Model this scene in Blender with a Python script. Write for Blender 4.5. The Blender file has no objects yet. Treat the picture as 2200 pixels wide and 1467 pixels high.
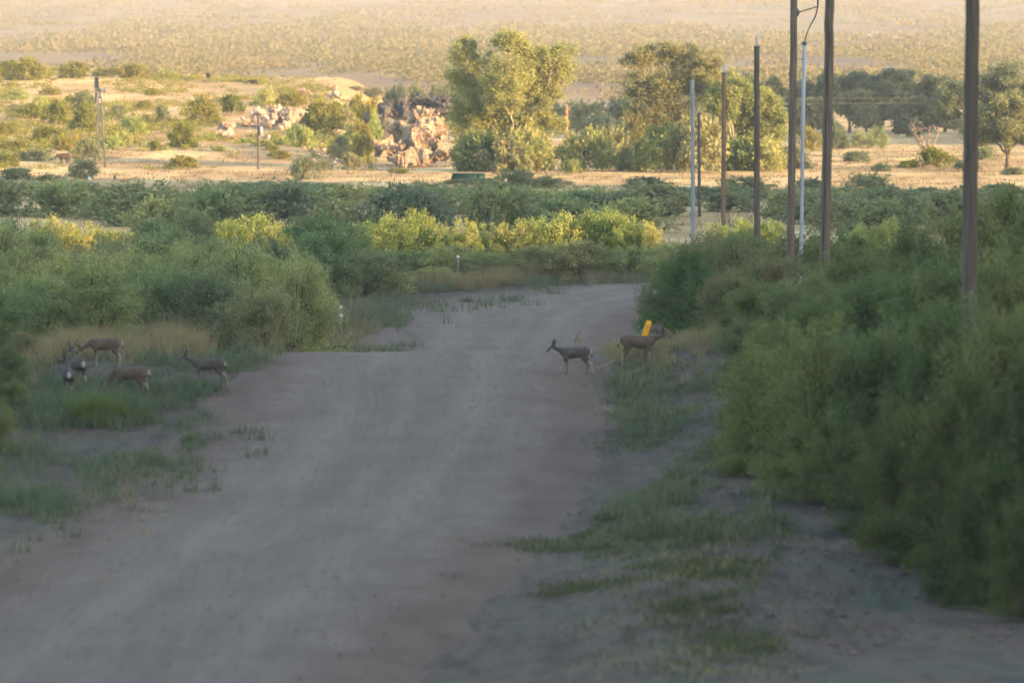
import bpy, bmesh, math, random
import numpy as np
from mathutils import Vector, Matrix, Euler

sc = bpy.context.scene
COL = sc.collection
R = math.radians
random.seed(7)
rng = np.random.default_rng(11)

# ------------------------------------------------------------------ camera, sun, sky, exposure
F = 12222.0            # focal length in pixels of the 2200 px wide photograph
HOR = 100.0            # row of the true horizon
CZ = 14.0              # camera height above the valley floor
SUN_EL = 11.0
SUN_AZ = 120.0         # clockwise from +Y: low sun behind the camera on the right
SUN_STRENGTH = 3.0
SKY_STRENGTH = 0.15
EXPOSURE = 2.5
HAZE = 0.000085

cam_d = bpy.data.cameras.new('camera')
cam_d.lens = 200.0
cam_d.sensor_width = 36.0
cam_d.shift_y = -(733.5 - HOR) / 2200.0
cam_d.clip_start = 1.0
cam_d.clip_end = 12000.0
cam_d.dof.use_dof = True
cam_d.dof.focus_distance = 275.0
cam_d.dof.aperture_fstop = 1.7
cam = bpy.data.objects.new('camera', cam_d)
COL.objects.link(cam)
cam.location = (0, 0, CZ)
cam.rotation_euler = (R(90), 0, 0)
sc.camera = cam

world = bpy.data.worlds.new('World')
sc.world = world
world.use_nodes = True
wn = world.node_tree
sky = wn.nodes.new('ShaderNodeTexSky')
sky.sky_type = 'NISHITA'
sky.sun_disc = False
sky.sun_elevation = R(SUN_EL)
sky.sun_rotation = R(SUN_AZ)
sky.air_density = 1.0
sky.dust_density = 1.5
sky.ozone_density = 1.0
bg = wn.nodes['Background']
bg.inputs['Strength'].default_value = SKY_STRENGTH
wn.links.new(sky.outputs[0], bg.inputs['Color'])

sun_d = bpy.data.lights.new('sun', 'SUN')
sun_d.energy = SUN_STRENGTH
sun_d.angle = R(0.4)
sun_d.color = (1.0, 0.63, 0.30)
sun = bpy.data.objects.new('sun', sun_d)
COL.objects.link(sun)
ce, se = math.cos(R(SUN_EL)), math.sin(R(SUN_EL))
sun_to = Vector((math.sin(R(SUN_AZ)) * ce, math.cos(R(SUN_AZ)) * ce, se))
sun.rotation_euler = (-sun_to).to_track_quat('-Z', 'Y').to_euler()
sun.location = (150, -100, 200)

sc.view_settings.view_transform = 'Standard'
sc.view_settings.look = 'None'
sc.view_settings.exposure = EXPOSURE
sc.view_settings.gamma = 1.0
sc.view_settings.use_curve_mapping = False
sc.cycles.max_bounces = 6
sc.cycles.diffuse_bounces = 4
sc.cycles.glossy_bounces = 1
sc.cycles.transmission_bounces = 3
sc.cycles.volume_bounces = 0
sc.cycles.transparent_max_bounces = 4
sc.cycles.use_denoising = True

# ------------------------------------------------------------------ small helpers
def sstep(a, b, x):
    t = np.clip((np.asarray(x, float) - a) / (b - a), 0, 1)
    return t * t * (3 - 2 * t)

def _h(ix, iy, s):
    n = (ix.astype(np.int64) * 374761393 + iy.astype(np.int64) * 668265263 + s * 974634777) & 0xffffffff
    n = ((n ^ (n >> 13)) * 1274126177) & 0xffffffff
    n = n ^ (n >> 16)
    return (n & 0xffff) / 65535.0

def vn(x, y, s=0):
    x = np.asarray(x, float); y = np.asarray(y, float)
    ix = np.floor(x); iy = np.floor(y)
    fx = x - ix; fy = y - iy
    fx = fx * fx * (3 - 2 * fx); fy = fy * fy * (3 - 2 * fy)
    ix = ix.astype(np.int64); iy = iy.astype(np.int64)
    a = _h(ix, iy, s); b = _h(ix + 1, iy, s); c = _h(ix, iy + 1, s); d = _h(ix + 1, iy + 1, s)
    return (a * (1 - fx) + b * fx) * (1 - fy) + (c * (1 - fx) + d * fx) * fy

def fbm(x, y, s=0, o=4):
    r = 0; amp = .5
    for k in range(o):
        r = r + amp * vn(x, y, s + k * 17)
        x = x * 2.03 + 5.1; y = y * 2.03 + 1.7; amp *= .5
    return r

def mesh_np(name, verts, faces, mats=(), mi=None, smooth=False):
    """verts (N,3); faces: list of int arrays, each (M,k)"""
    me = bpy.data.meshes.new(name)
    verts = np.asarray(verts, np.float32)
    me.vertices.add(len(verts)); me.vertices.foreach_set('co', verts.ravel())
    if not isinstance(faces, list): faces = [faces]
    faces = [np.asarray(f, np.int32) for f in faces if len(f)]
    nl = sum(f.size for f in faces); nf = sum(len(f) for f in faces)
    me.loops.add(nl); me.polygons.add(nf)
    me.loops.foreach_set('vertex_index', np.concatenate([f.ravel() for f in faces]))
    st = []; o = 0
    for f in faces:
        st.append(np.arange(len(f)) * f.shape[1] + o); o += f.size
    me.polygons.foreach_set('loop_start', np.concatenate(st).astype(np.int32))
    for m in mats: me.materials.append(m)
    if mi is not None: me.polygons.foreach_set('material_index', np.asarray(mi, np.int32))
    if smooth: me.polygons.foreach_set('use_smooth', np.ones(nf, bool))
    me.update(calc_edges=True)
    return me

def link(name, me, parent=None, loc=None):
    o = bpy.data.objects.new(name, me)
    COL.objects.link(o)
    if parent is not None: o.parent = parent
    if loc is not None: o.location = loc
    return o

def tag(o, label=None, cat=None, group=None, kind=None):
    if label: o['label'] = label
    if cat: o['category'] = cat
    if group: o['group'] = group
    if kind: o['kind'] = kind
    return o

def empty(name, loc=(0, 0, 0), rz=0):
    o = bpy.data.objects.new(name, None)
    o.empty_display_size = .2
    COL.objects.link(o); o.location = loc; o.rotation_euler = (0, 0, rz)
    return o

class MB:
    """collects shapes into one mesh"""
    def __init__(s): s.v = []; s.f = {}; s.n = 0; s.order = []
    def add(s, v, f, mi=0):
        v = np.asarray(v, float).reshape(-1, 3); f = np.asarray(f, int)
        s.v.append(v); s.order.append((f + s.n, mi)); s.n += len(v)
    def tube(s, pts, rad, seg=6, mi=0, cap=True):
        pts = np.asarray(pts, float); n = len(pts)
        rad = np.broadcast_to(np.asarray(rad, float), (n,))
        tan = np.gradient(pts, axis=0); tan /= np.linalg.norm(tan, axis=1)[:, None] + 1e-9
        ref = np.array([0, 0, 1.]) if abs(tan[:, 2]).mean() < .8 else np.array([1., 0, 0])
        u = np.cross(tan, ref); u /= np.linalg.norm(u, axis=1)[:, None] + 1e-9
        w = np.cross(tan, u)
        an = np.arange(seg) * 2 * math.pi / seg
        ring = pts[:, None, :] + rad[:, None, None] * (np.cos(an)[None, :, None] * u[:, None, :] + np.sin(an)[None, :, None] * w[:, None, :])
        i = np.arange(n - 1)[:, None] * seg; j = np.arange(seg)[None, :]; k = (j + 1) % seg
        f = np.stack([i + j, i + k, i + seg + k, i + seg + j], -1).reshape(-1, 4)
        s.add(ring.reshape(-1, 3), f, mi)
        if cap:
            base = s.n - n * seg
            c0 = np.arange(seg)[None, ::-1] + base; c1 = np.arange(seg)[None, :] + base + (n - 1) * seg
            s.order.append((c0, mi)); s.order.append((c1, mi))
    def box(s, c, d, mi=0, rot=None):
        c = np.asarray(c, float); d = np.asarray(d, float) / 2
        v = np.array([[x, y, z] for x in (-1, 1) for y in (-1, 1) for z in (-1, 1)], float) * d
        if rot is not None: v = v @ np.array(rot.to_matrix()).T
        f = [[0, 1, 3, 2], [4, 6, 7, 5], [0, 4, 5, 1], [2, 3, 7, 6], [0, 2, 6, 4], [1, 5, 7, 3]]
        s.add(v + c, f, mi)
    def mesh(s, name, mats, smooth=False):
        groups = {}
        for f, mi in s.order: groups.setdefault(f.shape[1], []).append((f, mi))
        faces = []; mis = []
        for k, l in groups.items():
            faces.append(np.concatenate([f for f, _ in l])); mis += [m for f, m in l for _ in range(len(f))]
        return mesh_np(name, np.concatenate(s.v), faces, mats, mis, smooth)
    def build(s, name, mats, parent=None, smooth=False):
        if not isinstance(mats, (list, tuple)): mats = [mats]
        return link(name, s.mesh(name, mats, smooth), parent)

# ------------------------------------------------------------------ materials
def new_mat(name):
    m = bpy.data.materials.new(name); m.use_nodes = True
    nt = m.node_tree; nt.nodes.clear()
    out = nt.nodes.new('ShaderNodeOutputMaterial')
    return m, nt, out

def N(nt, t, **kw):
    n = nt.nodes.new(t)
    for k, v in kw.items():
        if k in n.inputs.keys(): n.inputs[k].default_value = v
        else: setattr(n, k, v)
    return n

def ramp(nt, fac, stops):
    r = nt.nodes.new('ShaderNodeValToRGB')
    e = r.color_ramp.elements
    while len(e) < len(stops): e.new(.5)
    for el, (p, c) in zip(e, stops):
        el.position = p; el.color = (*c, 1)
    nt.links.new(fac, r.inputs[0])
    return r.outputs[0]

def mixc(nt, fac, a, b, mode='MIX'):
    m = nt.nodes.new('ShaderNodeMix'); m.data_type = 'RGBA'; m.blend_type = mode
    if isinstance(fac, float): m.inputs[0].default_value = fac
    else: nt.links.new(fac, m.inputs[0])
    for s, i in ((a, 6), (b, 7)):
        if isinstance(s, tuple): m.inputs[i].default_value = (*s, 1)
        else: nt.links.new(s, m.inputs[i])
    return m.outputs[2]

def noise(nt, vec, scale, detail=3.0, rough=.55):
    n = N(nt, 'ShaderNodeTexNoise')
    n.inputs['Scale'].default_value = scale; n.inputs['Detail'].default_value = detail
    n.inputs['Roughness'].default_value = rough
    if vec is not None: nt.links.new(vec, n.inputs['Vector'])
    return n.outputs[0]

def mapping(nt, vec, scale):
    m = N(nt, 'ShaderNodeMapping'); m.inputs['Scale'].default_value = scale
    nt.links.new(vec, m.inputs['Vector']); return m.outputs[0]

def pmat(name, cols, scale=4.0, rough=.85, bump=0.0, stretch=(1, 1, 1), detail=4.0, metal=0.0, bdist=.05, spread=(.3, .7)):
    """procedural: noise through a ramp of the surface's own colours"""
    m, nt, out = new_mat(name)
    tc = N(nt, 'ShaderNodeTexCoord')
    v = mapping(nt, tc.outputs['Object'], stretch)
    f = noise(nt, v, scale, detail)
    k = len(cols)
    c = ramp(nt, f, [(spread[0] + (spread[1] - spread[0]) * i / max(1, k - 1), cc) for i, cc in enumerate(cols)])
    b = N(nt, 'ShaderNodeBsdfPrincipled'); b.inputs['Roughness'].default_value = rough; b.inputs['Metallic'].default_value = metal
    b.inputs['Specular IOR Level'].default_value = .2
    nt.links.new(c, b.inputs['Base Color'])
    if bump:
        bp = N(nt, 'ShaderNodeBump'); bp.inputs['Strength'].default_value = bump; bp.inputs['Distance'].default_value = bdist
        nt.links.new(noise(nt, v, scale * 3, 5), bp.inputs['Height']); nt.links.new(bp.outputs[0], b.inputs['Normal'])
    nt.links.new(b.outputs[0], out.inputs[0])
    return m

def leaf_mat(name, cols, scale=1.2, trans=.42, vary=.25):
    m, nt, out = new_mat(name)
    tc = N(nt, 'ShaderNodeTexCoord'); oi = N(nt, 'ShaderNodeObjectInfo')
    ad = N(nt, 'ShaderNodeVectorMath', operation='ADD')
    sc_ = N(nt, 'ShaderNodeVectorMath', operation='SCALE'); sc_.inputs['Scale'].default_value = 37.0
    cx = N(nt, 'ShaderNodeCombineXYZ')
    for i in range(3): nt.links.new(oi.outputs['Random'], cx.inputs[i])
    nt.links.new(cx.outputs[0], sc_.inputs[0])
    nt.links.new(tc.outputs['Object'], ad.inputs[0]); nt.links.new(sc_.outputs[0], ad.inputs[1])
    f1 = noise(nt, ad.outputs[0], scale, 3.0); f2 = noise(nt, ad.outputs[0], scale * 9, 2.0)
    mx = N(nt, 'ShaderNodeMath', operation='MULTIPLY_ADD'); mx.inputs[1].default_value = .55
    nt.links.new(f2, mx.inputs[0])
    m2 = N(nt, 'ShaderNodeMath', operation='MULTIPLY_ADD'); m2.inputs[1].default_value = .45
    nt.links.new(f1, m2.inputs[0])
    m3 = N(nt, 'ShaderNodeMath', operation='MULTIPLY'); m3.inputs[1].default_value = vary
    ms = N(nt, 'ShaderNodeMath', operation='SUBTRACT'); ms.inputs[1].default_value = .5
    nt.links.new(oi.outputs['Random'], ms.inputs[0]); nt.links.new(ms.outputs[0], m3.inputs[0])
    nt.links.new(m3.outputs[0], m2.inputs[2]); nt.links.new(m2.outputs[0], mx.inputs[2])
    k = len(cols)
    c = ramp(nt, mx.outputs[0], [(.32 + .36 * i / max(1, k - 1), cc) for i, cc in enumerate(cols)])
    d = N(nt, 'ShaderNodeBsdfDiffuse'); t = N(nt, 'ShaderNodeBsdfTranslucent')
    nt.links.new(c, d.inputs[0])
    nt.links.new(mixc(nt, 1.0, c, (1.0, 1.05, .55), 'MULTIPLY'), t.inputs[0])
    mi = N(nt, 'ShaderNodeMixShader'); mi.inputs[0].default_value = trans
    nt.links.new(d.outputs[0], mi.inputs[1]); nt.links.new(t.outputs[0], mi.inputs[2])
    nt.links.new(mi.outputs[0], out.inputs[0])
    return m

M = {}
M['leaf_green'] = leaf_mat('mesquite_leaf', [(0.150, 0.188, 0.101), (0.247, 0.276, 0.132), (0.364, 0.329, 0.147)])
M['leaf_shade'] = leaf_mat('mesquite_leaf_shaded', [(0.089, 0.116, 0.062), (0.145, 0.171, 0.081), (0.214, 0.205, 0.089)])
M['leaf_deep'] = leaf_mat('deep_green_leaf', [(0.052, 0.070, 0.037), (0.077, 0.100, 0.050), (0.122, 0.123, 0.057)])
M['leaf_bright'] = leaf_mat('bright_leaf', [(0.189, 0.253, 0.088), (0.301, 0.338, 0.116), (0.416, 0.372, 0.144)])  # yellow of the warm sunlight mixed into the leaf colour
M['leaf_olive'] = leaf_mat('olive_leaf', [(0.137, 0.166, 0.083), (0.216, 0.226, 0.116), (0.331, 0.272, 0.152)])
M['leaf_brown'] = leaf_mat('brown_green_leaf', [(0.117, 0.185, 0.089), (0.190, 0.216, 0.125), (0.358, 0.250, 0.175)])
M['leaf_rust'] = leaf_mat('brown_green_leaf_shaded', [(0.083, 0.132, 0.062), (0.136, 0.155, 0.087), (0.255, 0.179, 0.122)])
M['leaf_dark'] = leaf_mat('dark_leaf', [(0.113, 0.145, 0.103), (0.171, 0.193, 0.116), (0.265, 0.242, 0.131)])
M['leaf_hill'] = leaf_mat('hill_shrub_leaf', [(0.125, 0.146, 0.030), (0.197, 0.194, 0.045), (0.266, 0.219, 0.061)], scale=.6)
M['leaf_tree'] = leaf_mat('sycamore_leaf', [(0.142, 0.182, 0.074), (0.250, 0.272, 0.103), (0.375, 0.343, 0.145)], scale=.5)
M['leaf_tan'] = leaf_mat('thin_tan_leaf', [(0.188, 0.186, 0.083), (0.281, 0.264, 0.133), (0.374, 0.326, 0.184)], scale=.5)
M['leaf_far'] = leaf_mat('far_scrub_leaf', [(0.108, 0.110, 0.054), (0.152, 0.137, 0.065), (0.204, 0.152, 0.085)], scale=.02)
M['weed'] = leaf_mat('grey_green_weed', [(0.079, 0.100, 0.069), (0.108, 0.125, 0.088), (0.144, 0.142, 0.095)], scale=1.0)
M['lush'] = leaf_mat('lush_grass', [(0.065, 0.098, 0.035), (0.104, 0.134, 0.046), (0.142, 0.153, 0.069)], scale=1.0)
M['verge_green'] = leaf_mat('verge_green', [(0.051, 0.067, 0.044), (0.078, 0.086, 0.051), (0.112, 0.103, 0.062)], scale=1.0)
M['dry'] = leaf_mat('dry_grass', [(0.151, 0.117, 0.078), (0.205, 0.159, 0.108), (0.259, 0.201, 0.132)], scale=.8)
M['stem'] = pmat('mesquite_bark', [(.05, .04, .032), (.10, .08, .06), (.16, .125, .09)], 6)
M['white_bark'] = pmat('white_bark', [(0.244, 0.206, 0.151), (0.368, 0.326, 0.254), (0.433, 0.395, 0.326)], 1.5)
M['dead_wood'] = pmat('dead_wood', [(0.175, 0.133, 0.098), (0.280, 0.210, 0.154)], 2)
M['rust_wood'] = pmat('rusty_dead_wood', [(.30, .12, .06), (.50, .24, .13)], 3)
M['pole'] = pmat('weathered_pole_wood', [(0.061, 0.047, 0.036), (0.110, 0.085, 0.063), (0.165, 0.129, 0.094)], 3.0, stretch=(6, 6, .25), bump=.5)
M['pole_grey'] = pmat('grey_pole_wood', [(0.050, 0.040, 0.032), (0.081, 0.065, 0.051), (0.107, 0.086, 0.068)], 3.0, stretch=(6, 6, .25), bump=.5)
M['pole_red'] = pmat('reddish_pole_wood', [(0.098, 0.058, 0.036), (0.156, 0.098, 0.058), (0.208, 0.137, 0.085)], 3.0, stretch=(6, 6, .25), bump=.5)
M['steel'] = pmat('grey_steel', [(0.140, 0.161, 0.168), (0.210, 0.231, 0.238)], 2.0, rough=.6, metal=.1)
M['pipe'] = pmat('pale_grey_conduit', [(0.230, 0.250, 0.275), (0.290, 0.305, 0.325)], 2.0, rough=.5)
M['galv'] = pmat('galvanised_steel', [(0.065, 0.070, 0.075), (0.110, 0.115, 0.120)], 2.0, rough=.6, metal=.2)
M['black'] = pmat('black_rubber', [(.015, .015, .015), (.03, .03, .03)], 3.0, rough=.6)
M['porcelain'] = pmat('white_insulator', [(0.300, 0.300, 0.288), (0.432, 0.432, 0.420)], 9.0, rough=.4)
M['shade_tinted_rock'] = pmat('shade_tinted_rock', [(0.032, 0.030, 0.030), (0.064, 0.059, 0.056), (0.102, 0.095, 0.088)], .6, bump=1.0, bdist=.3, detail=8)  # darkened: the wall's shade is put into the rock colour
M['rock'] = pmat('pink_rock', [(0.102, 0.067, 0.044), (0.216, 0.152, 0.100), (0.293, 0.221, 0.147), (0.354, 0.300, 0.215)], .55, bump=1.0, bdist=.3, detail=8)
M['pale_rock'] = pmat('pale_rock', [(0.155, 0.093, 0.065), (0.311, 0.220, 0.148), (0.395, 0.299, 0.218), (0.466, 0.372, 0.297)], .7, bump=1.0, bdist=.25, detail=8)
M['stone'] = pmat('dull_stone', [(0.058, 0.043, 0.036), (0.106, 0.077, 0.064), (0.146, 0.108, 0.090)], 3, bump=.8)
M['dark_stone'] = pmat('dark_stone', [(0.041, 0.029, 0.022), (0.074, 0.053, 0.040), (0.108, 0.079, 0.058)], 5, bump=.8)
M['yellow'] = pmat('yellow_plastic', [(0.518, 0.238, 0.007), (0.590, 0.288, 0.011)], 3, rough=.5)
M['green_paint'] = pmat('green_paint', [(0.004, 0.027, 0.018), (0.007, 0.036, 0.023)], 2, rough=.6)
M['blue_paint'] = pmat('pale_blue_plastic', [(.25, .42, .66), (.38, .55, .75)], 3, rough=.5)
M['white_paint'] = pmat('white_paint', [(0.490, 0.490, 0.475), (0.576, 0.576, 0.562)], 3, rough=.5)
M['post'] = pmat('dark_post_wood', [(.05, .035, .03), (.10, .07, .05)], 4)
M['coat'] = pmat('deer_coat', [(0.052, 0.037, 0.029), (0.076, 0.055, 0.042), (0.101, 0.076, 0.058)], 9, spread=(.25, .75), rough=.95)
M['coat_grey'] = pmat('grey_deer_coat', [(0.040, 0.035, 0.030), (0.059, 0.050, 0.043), (0.079, 0.068, 0.058)], 9, spread=(.25, .75), rough=.95)
M['pale_fur'] = pmat('pale_fur', [(0.173, 0.137, 0.108), (0.259, 0.216, 0.176)], 9, rough=.95)
M['white_fur'] = pmat('white_fur', [(0.194, 0.181, 0.164), (0.235, 0.226, 0.211)], 9, rough=.95)
M['black_fur'] = pmat('black_fur', [(.012, .011, .01), (.03, .026, .022)], 9, rough=.95)
M['cow_black'] = pmat('black_cow_hide', [(.010, .009, .009), (.02, .017, .015)], 3, rough=.9)
M['cow_brown'] = pmat('brown_cow_hide', [(0.030, 0.018, 0.015), (0.046, 0.029, 0.021)], 3, rough=.9)

# ground: soil, dry grass and grey-green cover, by noise; drier and more golden out on the plain
def ground_material():
    m, nt, out = new_mat('ground_soil_and_dry_grass')
    ge = N(nt, 'ShaderNodeNewGeometry'); pos = ge.outputs['Position']
    sx = N(nt, 'ShaderNodeSeparateXYZ'); nt.links.new(pos, sx.inputs[0])
    near = ramp(nt, noise(nt, mapping(nt, pos, (.55, .16, 1)), 1.0, 6.0, .65), [(.30, (.040, .026, .018)), (.42, (.070, .046, .033)), (.52, (.090, .062, .044)), (.60, (.066, .062, .037)), (.72, (.050, .058, .035))])
    near = mixc(nt, ramp(nt, noise(nt, mapping(nt, pos, (2.3, .45, 1)), 1.0, 5.0, .7), [(.38, (.75, .75, .75)), (.52, (0, 0, 0))]), near, (.034, .026, .021))
    near = mixc(nt, ramp(nt, noise(nt, pos, 6.0, 4.0), [(.45, (0, 0, 0)), (.75, (.5, .5, .5))]), near, (.105, .092, .075))
    mid = ramp(nt, noise(nt, mapping(nt, pos, (.11, .035, .1)), 1.0, 7.0, .65), [(.28, (.23, .135, .066)), (.42, (.45, .30, .135)), (.54, (.62, .45, .20)), (.72, (.42, .35, .15))])
    far = ramp(nt, noise(nt, mapping(nt, pos, (.018, .0045, .01)), 1.0, 7.0, .62), [(.30, (.095, .072, .042)), (.42, (.155, .110, .064)), (.54, (.195, .142, .074)), (.66, (.118, .104, .054))])
    far = mixc(nt, ramp(nt, noise(nt, mapping(nt, pos, (.004, .0016, .01)), 1.0, 4.0), [(.46, (0, 0, 0)), (.64, (.7, .7, .7))]), far, (.138, .092, .060))
    mid = mixc(nt, ramp(nt, noise(nt, mapping(nt, pos, (.05, .03, .2)), 1.0, 6.0, .7), [(.38, (0, 0, 0)), (.56, (.85, .85, .85))]), mid, (.31, .20, .085))
    def yr(a, b):
        r = N(nt, 'ShaderNodeMapRange'); r.inputs[1].default_value = a; r.inputs[2].default_value = b
        nt.links.new(sx.outputs[1], r.inputs[0]); return r.outputs[0]
    c = mixc(nt, yr(360., 420.), near, mid)
    c = mixc(nt, yr(900., 1200.), c, far)
    b = N(nt, 'ShaderNodeBsdfPrincipled'); b.inputs['Roughness'].default_value = .95; b.inputs['Specular IOR Level'].default_value = .1
    nt.links.new(c, b.inputs['Base Color'])
    bp = N(nt, 'ShaderNodeBump'); bp.inputs['Strength'].default_value = .9; bp.inputs['Distance'].default_value = .35
    nt.links.new(noise(nt, mapping(nt, pos, (1.6, .5, 1)), 1.0, 6.0, .7), bp.inputs['Height']); nt.links.new(bp.outputs[0], b.inputs['Normal'])
    nt.links.new(b.outputs[0], out.inputs[0])
    return m
M['ground'] = ground_material()

def road_material():
    m, nt, out = new_mat('gravel_road')
    ge = N(nt, 'ShaderNodeNewGeometry'); pos = ge.outputs['Position']
    at = N(nt, 'ShaderNodeAttribute', attribute_name='lateral')
    lat = at.outputs['Fac']                        # 0 on the centre line, 1 on the edge
    grey = ramp(nt, noise(nt, mapping(nt, pos, (.35, .10, 1)), 1.0, 5.0, .6), [(.30, (0.0987, 0.0719, 0.0560)), (.5, (0.1197, 0.0877, 0.0674)), (.7, (0.1376, 0.1005, 0.0770))])
    wash = N(nt, 'ShaderNodeTexNoise'); wash.inputs['Scale'].default_value = 1.0; wash.inputs['Detail'].default_value = 2
    nt.links.new(mapping(nt, pos, (.05, .42, 1)), wash.inputs['Vector'])
    grey = mixc(nt, ramp(nt, wash.outputs[0], [(.42, (0, 0, 0)), (.62, (.5, .5, .5))]), grey, (0.0987, 0.0729, 0.0570))  # shading of washboard ripples painted as darker bands across the road
    lane = ramp(nt, lat, [(.0, (.30, .30, .30)), (.14, (.0, .0, .0)), (.28, (.62, .62, .62)), (.42, (.05, .05, .05)), (.60, (.60, .60, .60)), (.78, (0, 0, 0))])
    grey = mixc(nt, lane, grey, (0.1565, 0.1172, 0.0902))
    stones = N(nt, 'ShaderNodeTexVoronoi'); stones.inputs['Scale'].default_value = 1.0
    nt.links.new(mapping(nt, pos, (7.0, .8, 1)), stones.inputs['Vector'])
    grey = mixc(nt, ramp(nt, stones.outputs['Distance'], [(.05, (.5, .5, .5)), (.22, (0, 0, 0))]), grey, (0.1512, 0.1123, 0.0864))
    peb = noise(nt, mapping(nt, pos, (6.0, .55, 1)), 1.0, 3.0, .75)
    grey = mixc(nt, ramp(nt, peb, [(.56, (0, 0, 0)), (.70, (.6, .6, .6))]), grey, (0.0588, 0.0414, 0.0304))
    grey = mixc(nt, ramp(nt, noise(nt, mapping(nt, pos, (1.1, .10, 1)), 1.0, 6.0, .75), [(.38, (.5, .5, .5)), (.55, (0, 0, 0))]), grey, (0.0788, 0.0581, 0.0456))
    ad = N(nt, 'ShaderNodeMath', operation='MULTIPLY_ADD'); ad.inputs[1].default_value = .55
    nt.links.new(noise(nt, pos, .5, 5.0, .7), ad.inputs[0]); nt.links.new(lat, ad.inputs[2])
    edge = ramp(nt, ad.outputs[0], [(.72, (0, 0, 0)), (1.15, (1, 1, 1))])
    dirt = ramp(nt, noise(nt, mapping(nt, pos, (1.1, .3, 1)), 1.0, 6.0, .7), [(.3, (0.0693, 0.0433, 0.0304)), (.5, (0.0945, 0.0601, 0.0437)), (.7, (0.1113, 0.0749, 0.0551))])
    c = mixc(nt, edge, grey, dirt)
    b = N(nt, 'ShaderNodeBsdfPrincipled'); b.inputs['Roughness'].default_value = .95; b.inputs['Specular IOR Level'].default_value = .1
    nt.links.new(c, b.inputs['Base Color'])
    bp = N(nt, 'ShaderNodeBump'); bp.inputs['Strength'].default_value = .3; bp.inputs['Distance'].default_value = .04
    nt.links.new(noise(nt, mapping(nt, pos, (4.0, .6, 1)), 1.0, 6.0, .7), bp.inputs['Height']); nt.links.new(bp.outputs[0], b.inputs['Normal'])
    nt.links.new(b.outputs[0], out.inputs[0])
    return m
M['road'] = road_material()

# ------------------------------------------------------------------ terrain
def smooth_table(tab, lo, hi, step, win):
    ys = np.arange(lo, hi + step, step)
    z = np.interp(ys, [t[0] for t in tab], [t[1] for t in tab])
    k = np.hanning(int(win / step) | 1); k /= k.sum()
    zp = np.pad(z, len(k) // 2, mode='edge')
    return ys, np.convolve(zp, k, 'valid')
_far = [(330, .5), (360, 0), (780, 0), (1000, 1.5), (1200, 5.6), (1600, 9.5), (2200, 14), (2800, 26), (3500, 42.6), (4300, 68), (5200, 102)]
_near = [(-300, 13), (-20, 12.6), (0, 12.3), (40, 8.5), (70, 5), (92, 3.71), (104, 3.79), (112, 3.92), (124, 3.85), (136, 3.98), (147, 4.38), (157, 4.86)]
_road = _near + [(164, 5.08), (170, 4.85), (178, 4.0), (190, 2.7), (210, 1.3), (222, 1.15), (234, 1.36), (250, 1.73), (265, 1.86), (290, 1.9), (303, 1.6)] + _far
_side = _near + [(164, 4.8), (185, 4.1), (200, 3.6), (220, 2.9), (240, 2.3), (260, 1.8), (290, 1.85), (303, 1.6)] + _far
RY, RZ = smooth_table(_road, -300, 5300, 1.0, 9)
SY, SZ = smooth_table(_side, -300, 5300, 1.0, 15)
HY, HZ = smooth_table([(-300, 0), (628, 0), (660, .45), (700, 1.7), (760, 4.0), (830, 6.5), (900, 8.9), (940, 9.5), (1010, 7.0), (1150, 0), (5300, 0)], -300, 5300, 1.0, 41)
# road centre line
_cy = [-150, 60, 92, 112, 124, 136, 164, 200, 234, 255, 268, 276, 282]
_cx = [-40, -9.0, -6.6, -4.95, -3.9, -3.1, -2.2, -1.3, -.5, .6, 2.2, 4.2, 6.5]
def road_x(Y): return np.interp(Y, _cy, _cx)

def G(x, Y):
    x = np.asarray(x, float); Y = np.asarray(Y, float)
    rx = road_x(Y)
    side = np.maximum(sstep(-9.5, -13.5, x - rx), sstep(7.0, 12.0, x - rx))
    z = np.interp(Y, RY, RZ) * (1 - side) + np.interp(Y, SY, SZ) * side
    m = sstep(-13, -30, x + 7 * (fbm(x * .05, Y * .02, 19) - .5)) * (.84 + .16 * sstep(-38, -75, x)) + .10 * sstep(-80, -140, x)
    z = z + np.interp(Y, HY, HZ) * m
    # dirt berm to the right of the road
    bm = sstep(5.0, 9.0, x - rx) * sstep(330, 260, Y)
    z = z + bm * (.35 + .5 * fbm(x * .25, Y * .12, 3))
    off = np.clip(sstep(5.2, 8, abs(x - rx)), 0, 1) * np.where(Y < 330, 1, 1)
    z = z + off * (fbm(x * .33, Y * .2, 5) - .5) * .3 * sstep(20, 60, Y)
    z = z + (fbm(x * .06, Y * .03, 9) - .5) * (1.3 * sstep(640, 720, Y) * sstep(-12, -25, x) + .7 * sstep(1000, 1300, Y))
    return z
def g(x, Y): return float(G(np.array([x]), np.array([Y]))[0])

def X(px, Y): return (px - 1100.0) / F * Y
def Zrow(v, Y): return CZ - (v - HOR) / F * Y

def grid_mesh(name, ys, us, xfun, zfun, mat):
    YY, UU = np.meshgrid(ys, us, indexing='ij')
    XX = xfun(UU, YY); ZZ = zfun(XX, YY)
    ny, nu = YY.shape
    v = np.stack([XX, YY, ZZ], -1).reshape(-1, 3)
    i = np.arange(ny - 1)[:, None] * nu; j = np.arange(nu - 1)[None, :]
    f = np.stack([i + j, i + j + 1, i + nu + j + 1, i + nu + j], -1).reshape(-1, 4)
    return mesh_np(name, v, f, [mat], smooth=True)

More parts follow.
